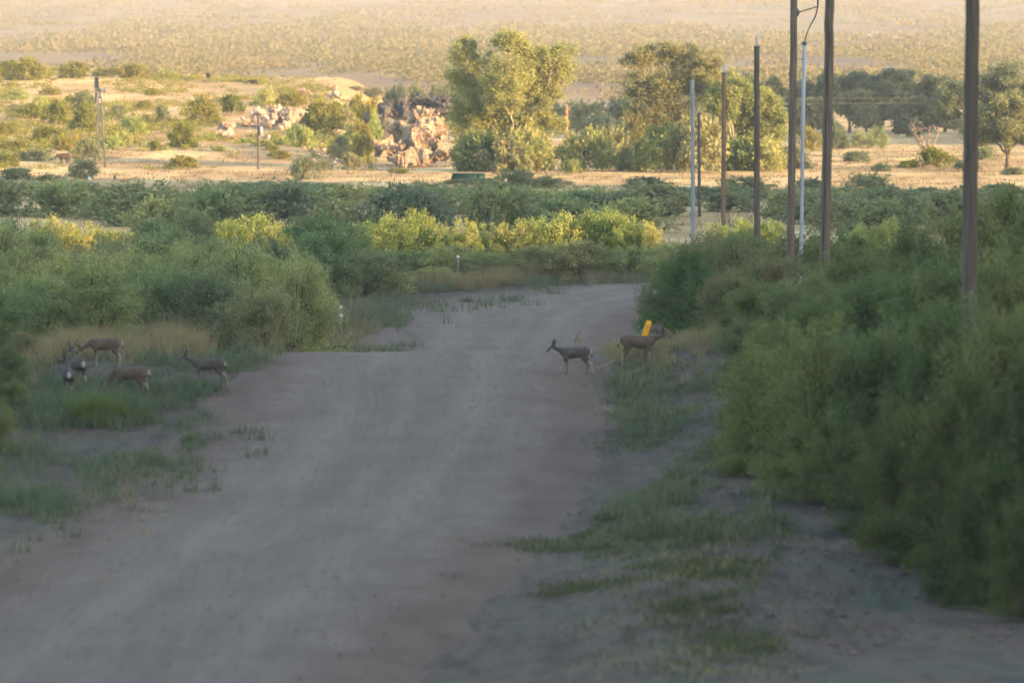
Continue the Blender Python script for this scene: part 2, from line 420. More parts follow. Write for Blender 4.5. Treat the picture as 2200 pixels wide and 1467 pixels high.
ys = np.concatenate([np.arange(-260, 60, 8), np.arange(60, 340, 1.0), np.arange(340, 1000, 3.0), np.arange(1000, 2000, 12), np.arange(2000, 5201, 40)])
us = np.sign(np.linspace(-1, 1, 181)) * np.abs(np.linspace(-1, 1, 181)) ** 1.9
gm = grid_mesh('ground', ys, us, lambda u, y: u * (170 + .26 * np.maximum(y, 0)), G, M['ground'])
ground = tag(link('ground', gm), 'tan valley ground of dry grass and reddish soil rising to the far plain', 'ground', kind='structure')

# road as its own sheet just above the ground, with ragged edges; it bends away to the right behind the thicket
cl = [(float(road_x(y)), float(y)) for y in np.arange(40, 283, .5)]
hd = math.atan2(cl[-1][0] - cl[-6][0], cl[-1][1] - cl[-6][1]); px_, py_ = cl[-1]
for k in range(110):
    hd = min(hd + .035, R(92)); px_ += .5 * math.sin(hd); py_ += .5 * math.cos(hd); cl.append((px_, py_))
cl = np.array(cl)
tn = np.gradient(cl, axis=0); tn /= np.linalg.norm(tn, axis=1)[:, None]
nr = np.stack([tn[:, 1], -tn[:, 0]], -1)
lat = np.concatenate([np.linspace(-1, -.7, 7), np.linspace(-.6, .6, 13), np.linspace(.7, 1, 7)])
s_ = np.arange(len(cl)) * .5
half_l = 5.75 + 3.5 * sstep(168, 205, cl[:, 1]) * sstep(290, 262, cl[:, 1]) + 1.3 * (fbm(s_ * .16, s_ * 0 + 3, 21) - .47) + .6 * (fbm(s_ * .9, s_ * 0, 22) - .47)
half_r = 5.75 + 1.8 * (fbm(s_ * .13, s_ * 0 + 8, 23) - .47) + .7 * (fbm(s_ * .8, s_ * 0, 24) - .47)
rv = []; ra = []
for i in range(len(cl)):
    w = np.where(lat < 0, half_l[i], half_r[i]) * lat
    xy = cl[i][None, :] + nr[i][None, :] * w[:, None]
    z = G(xy[:, 0], xy[:, 1]) + .09 - .11 * np.abs(lat) ** 3 + .05 * (fbm(xy[:, 0] * .12, xy[:, 1] * .16, 31) - .5) + .16 * (fbm(xy[:, 0] * .22, xy[:, 1] * .05, 33) - .5) * np.exp(-((xy[:, 1] - 167) / 9) ** 2)
    rv.append(np.column_stack([xy, z])); ra.append(np.abs(lat))
nl_ = len(lat); i = np.arange(len(cl) - 1)[:, None] * nl_; j = np.arange(nl_ - 1)[None, :]
rm = mesh_np('road', np.concatenate(rv), np.stack([i + j, i + j + 1, i + nl_ + j + 1, i + nl_ + j], -1).reshape(-1, 4), [M['road']], smooth=True)
att = rm.attributes.new('lateral', 'FLOAT', 'POINT'); att.data.foreach_set('value', np.concatenate(ra).astype(np.float32))
tag(link('road', rm), 'grey gravel road running down the middle and bending away behind the thicket', 'road', kind='structure')

# the ridge beside the valley, right of the frame, that keeps the low sun off the foreground;
# its crest and notch are shaped for the shade and lit strip, across the sun's direction (a = distance across the light)
TAN = math.tan(R(SUN_EL))
Bt = [(-400, 44), (243, 44), (246.5, 39.9), (249.9, 37.1), (262.4, 32.9), (273.5, 29.3), (275.5, 43), (300, 47), (400, 62), (470, 72), (499, 72), (506, 34), (512, 29), (712, 29), (732, 94), (800, 94), (830, 50), (870, 29), (2000, 29)]
X0 = 170.0
def ridge_z(x, Y):
    a = .5 * x + .8660254 * Y
    Yc = (a - .5 * X0) / .8660254
    t = -.8660254 * X0 + .5 * Yc
    H = np.interp(a, [b[0] for b in Bt], [b[1] for b in Bt]) - t * TAN
    H = np.maximum(H, .5)
    xf = np.maximum(.092 * Y + 24, 30)
    s = np.clip((x - xf) / (X0 - xf), 0, 1)
    left = s * s * (1.6 - .6 * s)
    right = 1 - .75 * sstep(0, 260, x - X0)
    sh = np.where(x <= X0, left, right)
    n = (fbm(x * .08, Y * .05, 41) - .5) * 5 * sstep(1, .75, s) * sstep(0, .12, s)
    base = np.interp(Y, SY, SZ)
    return base * (1 - sh) + H * sh + n - .6 * (s <= 0) - .25
hx = np.concatenate([np.linspace(30, 165, 46), [168, 169.2, X0, 170.8, 172], np.linspace(178, 420, 16)])
hm = grid_mesh('ridge', np.arange(-180, 990, 1.5), hx, lambda u, y: u, ridge_z, M['ground'])
tag(link('hill', hm), 'bare ridge beside the valley, out of view, crest shaped for its shade', 'hill', kind='structure')

# ------------------------------------------------------------------ foliage builders
def unit(v): return v / (np.linalg.norm(v, axis=-1, keepdims=True) + 1e-9)

def leaf_quads(c, d, L, W, r):
    n = len(c); d = unit(d)
    s = unit(np.cross(d, r.normal(size=(n, 3))))
    L = np.asarray(L).reshape(-1, 1) * np.ones((n, 1)); W = np.asarray(W).reshape(-1, 1) * np.ones((n, 1))
    up = np.cross(s, d) * W * .25
    v = np.stack([c, c + d * L * .45 + s * W * .5 + up, c + d * L, c + d * L * .45 - s * W * .5 + up], 1).reshape(-1, 3)
    return v, np.arange(4 * n).reshape(-1, 4)

def bez(p0, p1, p2, s):
    s = s[..., None]
    return (1 - s) ** 2 * p0 + 2 * s * (1 - s) * p1 + s * s * p2

def bush_parts(seed, Rw, H, ntw, lpt, L, W, spread=.13, droop=.0, inner=.3, low=-4, open_=0.0):
    """leaves along many arching twigs that end on an uneven dome; returns leaves (v,f) and stems MB"""
    r = np.random.default_rng(seed)
    ph = r.uniform(0, 2 * math.pi, ntw)
    th = np.radians(r.uniform(low, 90, ntw) * (.55 + .45 * r.uniform(0, 1, ntw)))
    p1, p2, p3 = r.uniform(0, 6.28, 3)
    lob = 1 + .20 * np.sin(2 * ph + p1) + .16 * np.sin(3 * ph + p2) + .12 * np.sin(5 * ph + p3 + 3 * th)
    k = np.where(r.uniform(size=ntw) < inner, r.uniform(.4, .8, ntw), r.uniform(.82, 1.12, ntw)) * lob
    rr = Rw * k * np.cos(th) ** .75
    q = np.stack([rr * np.cos(ph), rr * np.sin(ph), np.maximum(.03 * H, H * (.08 + .90 * np.maximum(np.sin(th), 0) ** .85) * (.88 + .16 * r.uniform(size=ntw)) * (.75 + .25 * np.minimum(lob, 1.15)))], -1)
    b0 = np.stack([.18 * Rw * np.cos(ph) * r.uniform(.1, 1, ntw), .18 * Rw * np.sin(ph) * r.uniform(.1, 1, ntw), np.zeros(ntw)], -1)
    mid = b0 * .3 + q * .45; mid[:, 2] = q[:, 2] * (.75 + .25 * r.uniform(size=ntw)) + .05 * H
    s = 1 - np.abs(r.normal(0, .25, (ntw, lpt))); s = np.clip(s, .12, 1.04)
    c = bez(b0[:, None], mid[:, None], q[:, None], s)
    tg = unit(bez(b0[:, None], mid[:, None], q[:, None], np.clip(s + .03, 0, 1.1)) - c + 1e-6)
    sp = spread * Rw * (.45 + .55 * r.uniform(size=(ntw, 1, 1)))
    c = c + r.normal(size=c.shape) * sp * np.array([1, 1, .7])
    d = tg * .5 + r.normal(size=c.shape) * .75 + np.array([0, 0, .25 - droop])
    c = c.reshape(-1, 3); d = d.reshape(-1, 3)
    ok = c[:, 2] > .02; c = c[ok]; d = d[ok]
    lv, lf = leaf_quads(c, d, L * r.uniform(.6, 1.3, len(c)), W * r.uniform(.7, 1.2, len(c)), r)
    lv[:, 2] = np.maximum(lv[:, 2], .01)
    st = MB()
    st.tube([(0, 0, -.02), (0, 0, .02 * H), (0, 0, .05 * H)], [.23 * Rw, .2 * Rw, .05 * Rw], 10)
    for i in range(0, ntw, max(1, ntw // 26)):
        t = np.linspace(0, .97, 6)
        st.tube(bez(b0[i][None], mid[i][None], q[i][None], t), np.linspace(.022, .006, 6) * Rw, 5)
        if i % 3 == 0:
            e = q[i] - b0[i]; st.tube([q[i] * .9, q[i] * 1.02 + r.normal(size=3) * .06 * Rw, q[i] + e * .13 + r.normal(size=3) * .1 * Rw], [.007 * Rw, .005 * Rw, .003 * Rw], 4)
    return lv, lf, st

PROTO = {}
def proto(kind, i):
    """mesh pair (foliage without material tone, stems), cached"""
    key = (kind, i)
    if key in PROTO: return PROTO[key]
    if kind == 'near': a = bush_parts(100 + i, 2.2, 3.6, 185, 118, .125, .048, .10, .10, inner=.38, low=-14)
    elif kind == 'mid': a = bush_parts(200 + i, 2.4, 3.2, 105, 88, .19, .07, .09)
    elif kind == 'tall': a = bush_parts(300 + i, 1.9, 3.4, 95, 74, .18, .07, .10, -.25)
    elif kind == 'far': a = bush_parts(400 + i, 2.0, 2.2, 60, 34, .34, .17, .14)
    else: a = bush_parts(500 + i, 1.0, .8, 50, 30, .14, .05, .16, -.2, low=-2)
    PROTO[key] = a
    return a
SIZE = {'near': (2.2, 3.6), 'mid': (2.4, 3.2), 'tall': (1.9, 3.4), 'far': (2.0, 2.2), 'low': (1.0, .8)}
MESHES = {}
def bush_meshes(kind, i, tone):
    key = (kind, i, tone)
    if key not in MESHES:
        lv, lf, st = proto(kind, i)
        fo = mesh_np('foliage', lv, lf, [M[tone]])
        MESHES[key] = (fo, None if kind in ('far', 'low') else st.mesh('stems', [M['stem']]))
    return MESHES[key]

BUSHES = []     # (root, px, py, words) for the labels
def bush(px, Y, wpx, vtop, tone='leaf_green', kind='mid', group='bushes', word='', name='mesquite_bush', yscale=1.0, cat='bush', dz=0.0):
    x = X(px, Y); z0 = g(x, Y) + dz
    w = wpx * Y / F
    h = max(.4, Zrow(vtop, Y) - z0)
    i = random.randrange(4)
    fo, st = bush_meshes(kind, i, tone)
    Rw, H = SIZE[kind]
    sx = w / (2 * Rw) * .93; sz = h / (H * .98)
    rz = random.uniform(0, 6.28)
    if st is not None:
        root = empty(name, (x, Y, z0), rz); root.scale = (sx, sx * yscale, sz)
        link('foliage', fo, root); link('stems', st, root)
    else:
        root = link(name, fo, None, (x, Y, z0)); root.rotation_euler = (0, 0, rz); root.scale = (sx, sx * yscale, sz)
    tag(root, 'x', cat, group)
    vb = HOR + (CZ - z0) / Y * F
    BUSHES.append((root, px, (vtop + min(vb, vtop + 160)) / 2, word))
    return root

# ---- tall thicket left of the road, row behind row
rowA = [(-20, 186, 230, 600), (85, 190, 230, 585), (200, 188, 240, 570), (325, 192, 250, 560), (445, 190, 250, 566), (560, 187, 210, 612)]
rowB = [(30, 214, 240, 540), (150, 218, 250, 545), (270, 216, 250, 532), (395, 220, 250, 530), (515, 216, 240, 530), (630, 220, 230, 545), (655, 232, 130, 560)]
rowC = [(-10, 250, 220, 480), (110, 252, 220, 528), (230, 250, 210, 525), (340, 248, 220, 500), (455, 252, 220, 515), (575, 250, 220, 520), (690, 274, 220, 500), (790, 277, 190, 540)]
rowD = [(-5, 284, 200, 470), (80, 278, 150, 500), (350, 286, 190, 468), (410, 290, 150, 458), (690, 284, 190, 462), (740, 286, 150, 480), (270, 282, 150, 505)]
for k, (row, word) in enumerate(((rowA, 'bushy shaded'), (rowB, 'shaded'), (rowC, 'rounded shaded'), (rowD, 'shaded'))):
    for b in row:
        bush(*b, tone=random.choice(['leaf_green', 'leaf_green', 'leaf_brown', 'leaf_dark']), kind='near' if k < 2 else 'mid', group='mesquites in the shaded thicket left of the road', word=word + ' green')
# ---- bush tops that catch the last sun
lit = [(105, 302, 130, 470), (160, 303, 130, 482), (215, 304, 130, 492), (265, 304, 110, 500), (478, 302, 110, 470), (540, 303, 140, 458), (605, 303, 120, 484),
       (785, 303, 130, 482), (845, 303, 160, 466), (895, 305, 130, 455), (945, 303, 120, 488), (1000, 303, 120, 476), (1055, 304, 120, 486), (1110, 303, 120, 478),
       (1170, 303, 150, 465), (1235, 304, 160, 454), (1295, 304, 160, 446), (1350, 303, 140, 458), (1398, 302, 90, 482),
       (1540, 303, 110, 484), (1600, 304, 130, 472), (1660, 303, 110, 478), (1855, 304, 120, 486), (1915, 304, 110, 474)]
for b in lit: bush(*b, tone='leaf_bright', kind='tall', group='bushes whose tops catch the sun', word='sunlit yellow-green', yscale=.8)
front = [(775, 291, 170, 545), (850, 293, 190, 540), (950, 294, 200, 532), (1050, 294, 190, 545), (1150, 295, 200, 530), (1250, 295, 200, 520), (1345, 295, 190, 530), (1430, 294, 170, 525), (840, 280, 150, 585), (930, 286, 150, 575)]
for b in front: bush(*b, tone=random.choice(['leaf_green', 'leaf_green', 'leaf_olive']), kind='mid', group='shaded bushes behind the road bend', word='shaded green', yscale=.6)
# ---- right-hand thicket between the road and the poles
right = [
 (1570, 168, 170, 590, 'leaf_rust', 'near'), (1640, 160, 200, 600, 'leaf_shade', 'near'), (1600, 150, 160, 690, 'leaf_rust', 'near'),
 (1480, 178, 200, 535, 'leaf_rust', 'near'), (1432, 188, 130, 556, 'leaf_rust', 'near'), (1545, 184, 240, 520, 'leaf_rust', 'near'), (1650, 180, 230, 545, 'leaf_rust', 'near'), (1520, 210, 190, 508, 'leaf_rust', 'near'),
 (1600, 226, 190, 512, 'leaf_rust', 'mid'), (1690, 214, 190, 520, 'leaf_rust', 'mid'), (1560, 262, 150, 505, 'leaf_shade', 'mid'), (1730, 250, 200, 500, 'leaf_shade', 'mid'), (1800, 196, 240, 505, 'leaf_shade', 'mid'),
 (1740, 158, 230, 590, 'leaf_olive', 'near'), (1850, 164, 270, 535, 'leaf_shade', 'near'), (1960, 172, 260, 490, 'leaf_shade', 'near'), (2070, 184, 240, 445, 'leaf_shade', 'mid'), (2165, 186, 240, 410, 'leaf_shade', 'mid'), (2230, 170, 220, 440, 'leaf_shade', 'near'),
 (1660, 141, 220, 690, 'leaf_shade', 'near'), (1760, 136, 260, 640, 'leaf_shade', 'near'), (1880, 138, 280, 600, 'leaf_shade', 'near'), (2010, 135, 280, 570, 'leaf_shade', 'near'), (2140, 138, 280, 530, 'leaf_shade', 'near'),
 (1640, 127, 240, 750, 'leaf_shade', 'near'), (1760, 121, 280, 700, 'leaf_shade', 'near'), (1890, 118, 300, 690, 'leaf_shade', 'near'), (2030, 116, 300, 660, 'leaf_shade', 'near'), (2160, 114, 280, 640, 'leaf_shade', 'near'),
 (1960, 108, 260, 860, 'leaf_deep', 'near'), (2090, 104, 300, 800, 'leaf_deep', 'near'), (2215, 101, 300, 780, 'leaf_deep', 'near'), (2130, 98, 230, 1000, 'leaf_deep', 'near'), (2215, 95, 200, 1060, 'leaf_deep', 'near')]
for b in right:
    bush(b[0], b[1], b[2], b[3], tone=b[4], kind=b[5], group='mesquites right of the road', word={'leaf_rust': 'brown-tinged shaded', 'leaf_olive': 'olive shaded', 'leaf_shade': 'dense green shaded', 'leaf_deep': 'deep green shaded'}[b[4]])
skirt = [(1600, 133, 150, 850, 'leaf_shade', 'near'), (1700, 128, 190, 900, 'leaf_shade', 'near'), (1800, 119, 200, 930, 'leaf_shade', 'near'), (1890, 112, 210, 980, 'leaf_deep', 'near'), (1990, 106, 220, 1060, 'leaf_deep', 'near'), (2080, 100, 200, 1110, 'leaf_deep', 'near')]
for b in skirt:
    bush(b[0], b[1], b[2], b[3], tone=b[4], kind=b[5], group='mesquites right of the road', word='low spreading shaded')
# left edge by the deer
for b in ((-25, 158, 180, 690, 'leaf_shade'), (45, 163, 110, 715, 'leaf_rust'), (25, 146, 110, 815, 'leaf_shade'), (-20, 139, 120, 850, 'leaf_shade')):
    bush(b[0], b[1], b[2], b[3], b[4], 'near', 'mesquites in the shaded thicket left of the road', 'ragged low grey-green', yscale=.7)
bush(10, 151, 170, 742, 'leaf_rust', 'near', 'mesquites in the shaded thicket left of the road', 'low brownish green', yscale=.8)
# ---- shaded valley floor beyond the strip: bushes with dry ground between
vl = random.Random(3)
for Yr, hh, sp in ((425, 2.9, 130), (446, 2.7, 150), (468, 2.6, 150), (490, 2.5, 145), (512, 2.3, 135), (534, 2.1, 125), (556, 1.7, 115), (574, 1.25, 105)):
    p = -30 + vl.uniform(0, 90)
    while p < 2240:
        tan_patch = vn(np.array([p * .006]), np.array([Yr * .03]), 71)[0] > .66
        gap = vl.random() < .12 or tan_patch or (Yr > 550 and 930 < p < 1065) or (Yr > 500 and 200 < p < 500)
        if not gap:
            Y = Yr + vl.uniform(-9, 9) - (14 if Yr > 550 and p > 1500 else 0)
            h = hh * vl.uniform(.75, 1.3); vt = HOR + (CZ - g(X(p, Y), Y) - h) / Y * F
            vt = max(vt, 387 + p * .011 + vl.uniform(-3, 12))
            if HOR + CZ / Y * F - vt < 10: p += sp; continue
            bush(p, Y, sp * vl.uniform(.95, 1.6), vt, vl.choice(['leaf_green', 'leaf_dark', 'leaf_dark', 'leaf_olive', 'leaf_green']), 'far', 'bushes on the shaded valley floor', 'shaded dark green', name='valley_bush')
        p += sp * vl.uniform(.75, 1.15)
for px, Y, w, vt in ((985, 578, 90, 386), (1035, 577, 80, 384), (1105, 566, 110, 368), (1180, 560, 80, 380), (1385, 560, 110, 382), (1595, 545, 130, 382), (1740, 540, 90, 385), (1865, 535, 100, 376), (1990, 530, 120, 405), (2150, 520, 130, 398), (655, 600, 66, 338), (180, 596, 66, 346), (40, 590, 90, 362), (110, 590, 60, 375)):
    bush(px, Y, w, vt, 'leaf_dark', 'far', 'bushes on the shaded valley floor', 'tall dark', name='valley_bush')
# ---- sunlit hill on the left
hill = [(430, 770, 90, 207), (500, 790, 75, 203), (392, 700, 80, 265), (285, 735, 66, 252), (700, 755, 115, 216), (572, 830, 62, 190), (625, 820, 76, 199), (655, 700, 70, 275), (605, 705, 60, 295), (565, 700, 70, 300), (635, 715, 60, 270), (395, 645, 92, 334), (757, 640, 62, 328),
        (60, 880, 110, 126), (20, 890, 90, 130), (160, 890, 95, 134), (290, 900, 100, 138), (355, 905, 70, 150), (230, 905, 80, 145), (400, 900, 60, 165), (125, 760, 84, 216), (180, 790, 80, 198), (65, 770, 66, 222), (185, 745, 80, 226), (15, 730, 66, 262), (100, 715, 76, 270), (30, 690, 80, 300), (75, 665, 100, 318), (140, 690, 66, 290),
        (190, 660, 86, 298), (40, 820, 60, 190), (110, 830, 60, 186), (255, 780, 44, 225), (20, 650, 76, 330), (480, 905, 50, 182), (520, 900, 60, 186), (240, 690, 54, 292), (470, 690, 46, 312), (600, 672, 60, 322), (745, 800, 70, 225), (760, 720, 60, 275), (850, 628, 40, 358), (868, 625, 34, 362), (720, 680, 50, 310), (335, 690, 40, 302)]
hill += [(742, 770, 60, 232), (772, 720, 56, 262), (795, 790, 60, 214), (765, 800, 60, 206), (805, 735, 46, 248), (735, 690, 56, 292), (780, 690, 50, 290), (700, 640, 40, 344), (690, 720, 50, 288), (665, 760, 60, 240), (530, 715, 40, 296), (585, 690, 46, 312), (450, 720, 40, 284), (350, 780, 46, 226), (310, 800, 50, 214), (265, 700, 50, 282), (330, 845, 40, 188), (150, 800, 46, 206), (30, 780, 50, 222), (90, 800, 50, 205)]
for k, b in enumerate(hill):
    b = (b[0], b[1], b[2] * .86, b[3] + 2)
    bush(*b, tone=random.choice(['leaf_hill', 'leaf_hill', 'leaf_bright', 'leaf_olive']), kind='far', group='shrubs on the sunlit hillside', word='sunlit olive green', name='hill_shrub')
# ---- golden field on the right
field = [(1845, 690, 72, 326), (1895, 640, 46, 352), (1950, 655, 58, 346), (2008, 655, 82, 318), (1792, 770, 62, 268), (1885, 780, 52, 275), (1855, 790, 70, 285), (1740, 760, 60, 275), (2075, 640, 60, 345), (1700, 650, 90, 320), (2180, 620, 60, 360), (2110, 700, 70, 318)]
for b in field: bush(*b, tone=random.choice(['leaf_hill', 'leaf_green', 'leaf_dark']), kind='far', group='bushes in the golden field', word='dark green', name='field_bush')
mids = [(1035, 637, 110, 285), (1085, 634, 120, 300), (1135, 636, 115, 280), (1160, 640, 70, 300), (1005, 638, 70, 310), (1425, 655, 120, 270), (1590, 642, 110, 300), (1655, 644, 70, 310), (1262, 640, 110, 283), (1225, 645, 60, 292), (1310, 650, 90, 275), (1500, 632, 130, 255), (1460, 636, 90, 270), (1345, 638, 70, 320), (1390, 634, 80, 300), (1640, 640, 90, 300), (1230, 625, 50, 345)]
for k, b in enumerate(mids): bush(*b, tone='leaf_tan' if k in (11, 12) else random.choice(['leaf_olive', 'leaf_tree', 'leaf_tree']), kind='far', group='bushes between the big trees', word='tall reddish tan' if k in (11, 12) else 'sunlit olive', name='field_bush')

# ------------------------------------------------------------------ trees
def tree(name, label, px, Y, lobes, leaf, bark, nleaf, L, group=None, trunk_r=.45, nbr=9, seed=1, trunk_lean=0.0, lsc=.68, nsub=5, cat='tree', fill=.8):
    """lobes in photo pixels (px, v, rx, rv): each is a bough with twigs and leaf sprays"""
    r = np.random.default_rng(seed)
    x0 = X(px, Y); z0 = g(x0, Y); k = Y / F
    root = empty(name, (x0, Y, z0)); tag(root, label, cat, group)
    tb = MB(); cs = []; ds = []
    zc = np.mean([Zrow(l[1], Y) for l in lobes]) - z0
    fork = np.array([trunk_lean, 0, max(.8, zc * .35)])
    tb.tube([(0, 0, -.2), tuple(fork * .5 + np.array([.15, 0, 0]) * trunk_r), tuple(fork)], [trunk_r, trunk_r * .75, trunk_r * .5], 8)
    vol = sum(l[2] * l[3] for l in lobes)
    vol = sum(l[2] * l[3] for l in lobes)
    r0 = trunk_r * .34
    for li, (lx, lv, rx, rv) in enumerate(lobes):
        c = np.array([X(lx, Y) - x0, r.normal(-.25, .45) * rx * k, Zrow(lv, Y) - z0])
        rad = np.array([rx * k, max(rx, rv) * k * .85, rv * k])
        if c[2] < fork[2] * .8: st0 = np.array([0, 0, .1])
        else: st0 = fork
        bow = st0 * .5 + c * .5 + r.normal(size=3) * .10 * np.linalg.norm(c - st0)
        t = np.linspace(0, 1, 8)
        limb = bez(st0[None], bow[None], c[None], t) + r.normal(size=(8, 3)) * .035 * np.linalg.norm(rad)
        limb[0] = st0
        tb.tube(limb, np.linspace(r0, r0 * .25, 8), 6)
        for q in range(nsub):
            a = r.normal(size=3); a[1] *= .8; a = unit(a)
            e = r.uniform(.30, .88); k2 = r.uniform(.42, .70)
            cc0 = c + a * rad * e; rd = rad * k2 * np.array([1, 1, r.uniform(.65, 1.1)])
            p0 = limb[r.integers(4, 8)]; md = (p0 + cc0) / 2 + r.normal(size=3) * .12 * np.linalg.norm(rad)
            tt = np.linspace(0, 1, 6); br = bez(p0[None], md[None], cc0[None], tt)
            tb.tube(br, np.linspace(r0 * .30, r0 * .12, 6), 5)
            n_q = int(nleaf * 5.0 * rx * rv / vol / nsub)
            for b in range(3):
                z_ = cc0 + unit(r.normal(size=3) + np.array([0, 0, .3])) * rd
                tb.tube([cc0, (cc0 + z_) / 2 + r.normal(size=3) * .1, z_], [r0 * .12, r0 * .08, r0 * .04], 4)
                m = n_q // 4
                s = np.clip(1 - np.abs(r.normal(0, .35, m)), 0, 1)[:, None]
                cs.append(cc0 * (1 - s) + z_ * s + r.normal(size=(m, 3)) * rd * .22); ds.append(r.normal(size=(m, 3)))
            m = n_q // 4
            cs.append(cc0 + unit(r.normal(size=(m, 3))) * rd * r.uniform(.3, 1.05, (m, 1))); ds.append(r.normal(size=(m, 3)))
            m = n_q // 10
            cs.append(p0 + (cc0 - p0) * r.uniform(.2, 1, (m, 1)) + r.normal(size=(m, 3)) * rd * .3); ds.append(r.normal(size=(m, 3)))
    c = np.concatenate(cs); d = np.concatenate(ds)
    ok = c[:, 2] > .1; c = c[ok]; d = d[ok]
    L = L * lsc
    v, f = leaf_quads(c, d, L * r.uniform(.6, 1.3, len(c)), L * .7 * r.uniform(.7, 1.2, len(c)), r)
    tb.build('trunk', bark, root, True)
    link('crown', mesh_np('crown', v, f, [M[leaf]]), root)
    return root

tree('sycamore_tree', 'tallest leafy tree, full rounded green crown with white limbs, beside the pink rock face', 1075, 642,
     [(1005, 110, 32, 34), (1095, 92, 50, 32), (1150, 130, 45, 35), (1200, 140, 45, 40), (1020, 170, 50, 50), (1090, 180, 65, 60), (1160, 200, 50, 45), (1005, 245, 45, 50), (1075, 260, 70, 55), (1150, 275, 48, 50), (1010, 315, 35, 40), (1085, 325, 65, 40), (1150, 330, 40, 35), (1010, 350, 30, 20), (1085, 352, 50, 18), (1140, 352, 40, 18)],
     'leaf_tree', M['white_bark'], 21000, .36, 'big trees on the valley floor', .5, 9, 3, nsub=15)
tree('sycamore_tree', 'thin tan crowned tree with bare white limbs showing through, behind the grey metal pole', 1430, 668,
     [(1375, 130, 40, 30), (1440, 115, 50, 25), (1500, 130, 50, 32), (1390, 185, 50, 40), (1455, 180, 50, 45), (1520, 190, 45, 40), (1375, 250, 50, 45), (1440, 250, 55, 45), (1350, 300, 35, 40), (1410, 310, 50, 40), (1400, 345, 60, 22), (1350, 350, 30, 20)],
     'leaf_tan', M['white_bark'], 11000, .36, 'big trees on the valley floor', .5, 9, 5, nsub=14)
tree('sycamore_tree', 'spreading olive tree with twisted white boughs, behind the pole with the white cap', 1585, 650,
     [(1570, 200, 40, 40), (1620, 215, 45, 40), (1655, 250, 38, 40), (1590, 260, 45, 45), (1640, 300, 48, 40), (1590, 325, 50, 35), (1600, 352, 60, 20), (1550, 230, 40, 50)],
     'leaf_tree', M['white_bark'], 11500, .36, 'big trees on the valley floor', .4, 9, 8, nsub=14)
tree('cottonwood_tree', 'dense dark tree with lit leaf tips, crown cut by the thickest pole', 2110, 720,
     [(2030, 215, 28, 35), (2060, 195, 45, 30), (2120, 175, 50, 30), (2180, 165, 50, 30), (2050, 245, 45, 30), (2150, 220, 60, 40), (2210, 210, 50, 45), (2110, 280, 55, 40)],
     'leaf_dark', M['white_bark'], 10000, .38, 'big trees on the valley floor', .45, 8, 12, nsub=9)
tree('mesquite_tree', 'brownish feathery tree with a forked dark trunk in the golden field', 2165, 640,
     [(2140, 240, 40, 30), (2190, 235, 40, 30), (2120, 285, 35, 35), (2170, 280, 45, 40), (2215, 285, 40, 40)],
     'leaf_olive', M['stem'], 7500, .34, 'big trees on the valley floor', .45, 9, 14, nsub=10)
# dead branching snag with a low green skirt
def snag(px, Y, vtop, wpx, label):
    x0 = X(px, Y); z0 = g(x0, Y); h = Zrow(vtop, Y) - z0; r = np.random.default_rng(int(px))
    m = MB()
    for k in range(8):
        q = np.array([r.uniform(-1, 1) * wpx * Y / F * .5, r.uniform(-1, 1), h * r.uniform(.65, 1)])
        p1 = np.array([q[0] * .3, q[1] * .3, h * .45]); t = np.linspace(0, 1, 7)
        pts = bez(np.zeros(3)[None], p1[None], q[None], t) + r.normal(size=(7, 3)) * .07; pts[0] = 0
        m.tube(pts, np.linspace(.13, .03, 7), 5)
        for s in range(4):
            a = pts[r.integers(3, 6)]; m.tube([a, a + r.normal(size=3) * .3 + [0, 0, .3], a + r.normal(size=3) * .7 + [0, 0, .5]], [.05, .035, .015], 4)
    o = m.build('dead_tree', M['dead_wood']); o.location = (x0, Y, z0)
    tag(o, label, 'dead tree')
snag(1992, 668, 258, 90, 'leafless dead tree with reddish bare branches above a round green bush')
# dark riparian trees in the shade beyond the field
dk = [(1620, 860, 60, 165), (1670, 870, 70, 160), (1725, 880, 70, 170), (1770, 870, 70, 155), (1825, 880, 80, 135), (1880, 890, 70, 140), (1930, 880, 80, 150), (1985, 885, 70, 160), (2030, 880, 60, 165), (1650, 840, 70, 215), (1740, 845, 80, 205), (1860, 850, 90, 195), (1950, 850, 80, 200)]
rows = ['back', 'front']
for k, (px, Y, w, vt) in enumerate(dk):
    vb = HOR + (CZ - g(X(px, Y), Y)) / Y * F
    hh = vb - vt
    ls = [(px + random.uniform(-.25, .25) * w, vt + hh * .18, w * .38, hh * .17), (px - w * .3, vt + hh * .42, w * .36, hh * .2), (px + w * .3, vt + hh * .40, w * .36, hh * .2), (px, vt + hh * .66, w * .5, hh * .26)]
    BUSHES.append((tree('riverside_tree', 'x', px, Y, ls, 'leaf_dark', M['white_bark'] if k % 3 == 0 else M['stem'], 2600, .7, 'dark riverside trees in the shade', .3, 6, 60 + k), px, vt + 50, 'dark blue-green shaded'))
for k, (px, Y, w, vt) in enumerate([(765, 905, 60, 186), (805, 915, 60, 188), (850, 910, 60, 186), (900, 920, 60, 184), (1255, 870, 100, 222), (1330, 880, 90, 215), (1200, 875, 80, 225), (975, 900, 60, 160), (1290, 850, 90, 250), (940, 905, 50, 185)]):
    bush(px, Y, w, vt, 'leaf_dark', 'far', 'dark riverside trees in the shade', 'dark blue-green shaded', name='riverside_bush')

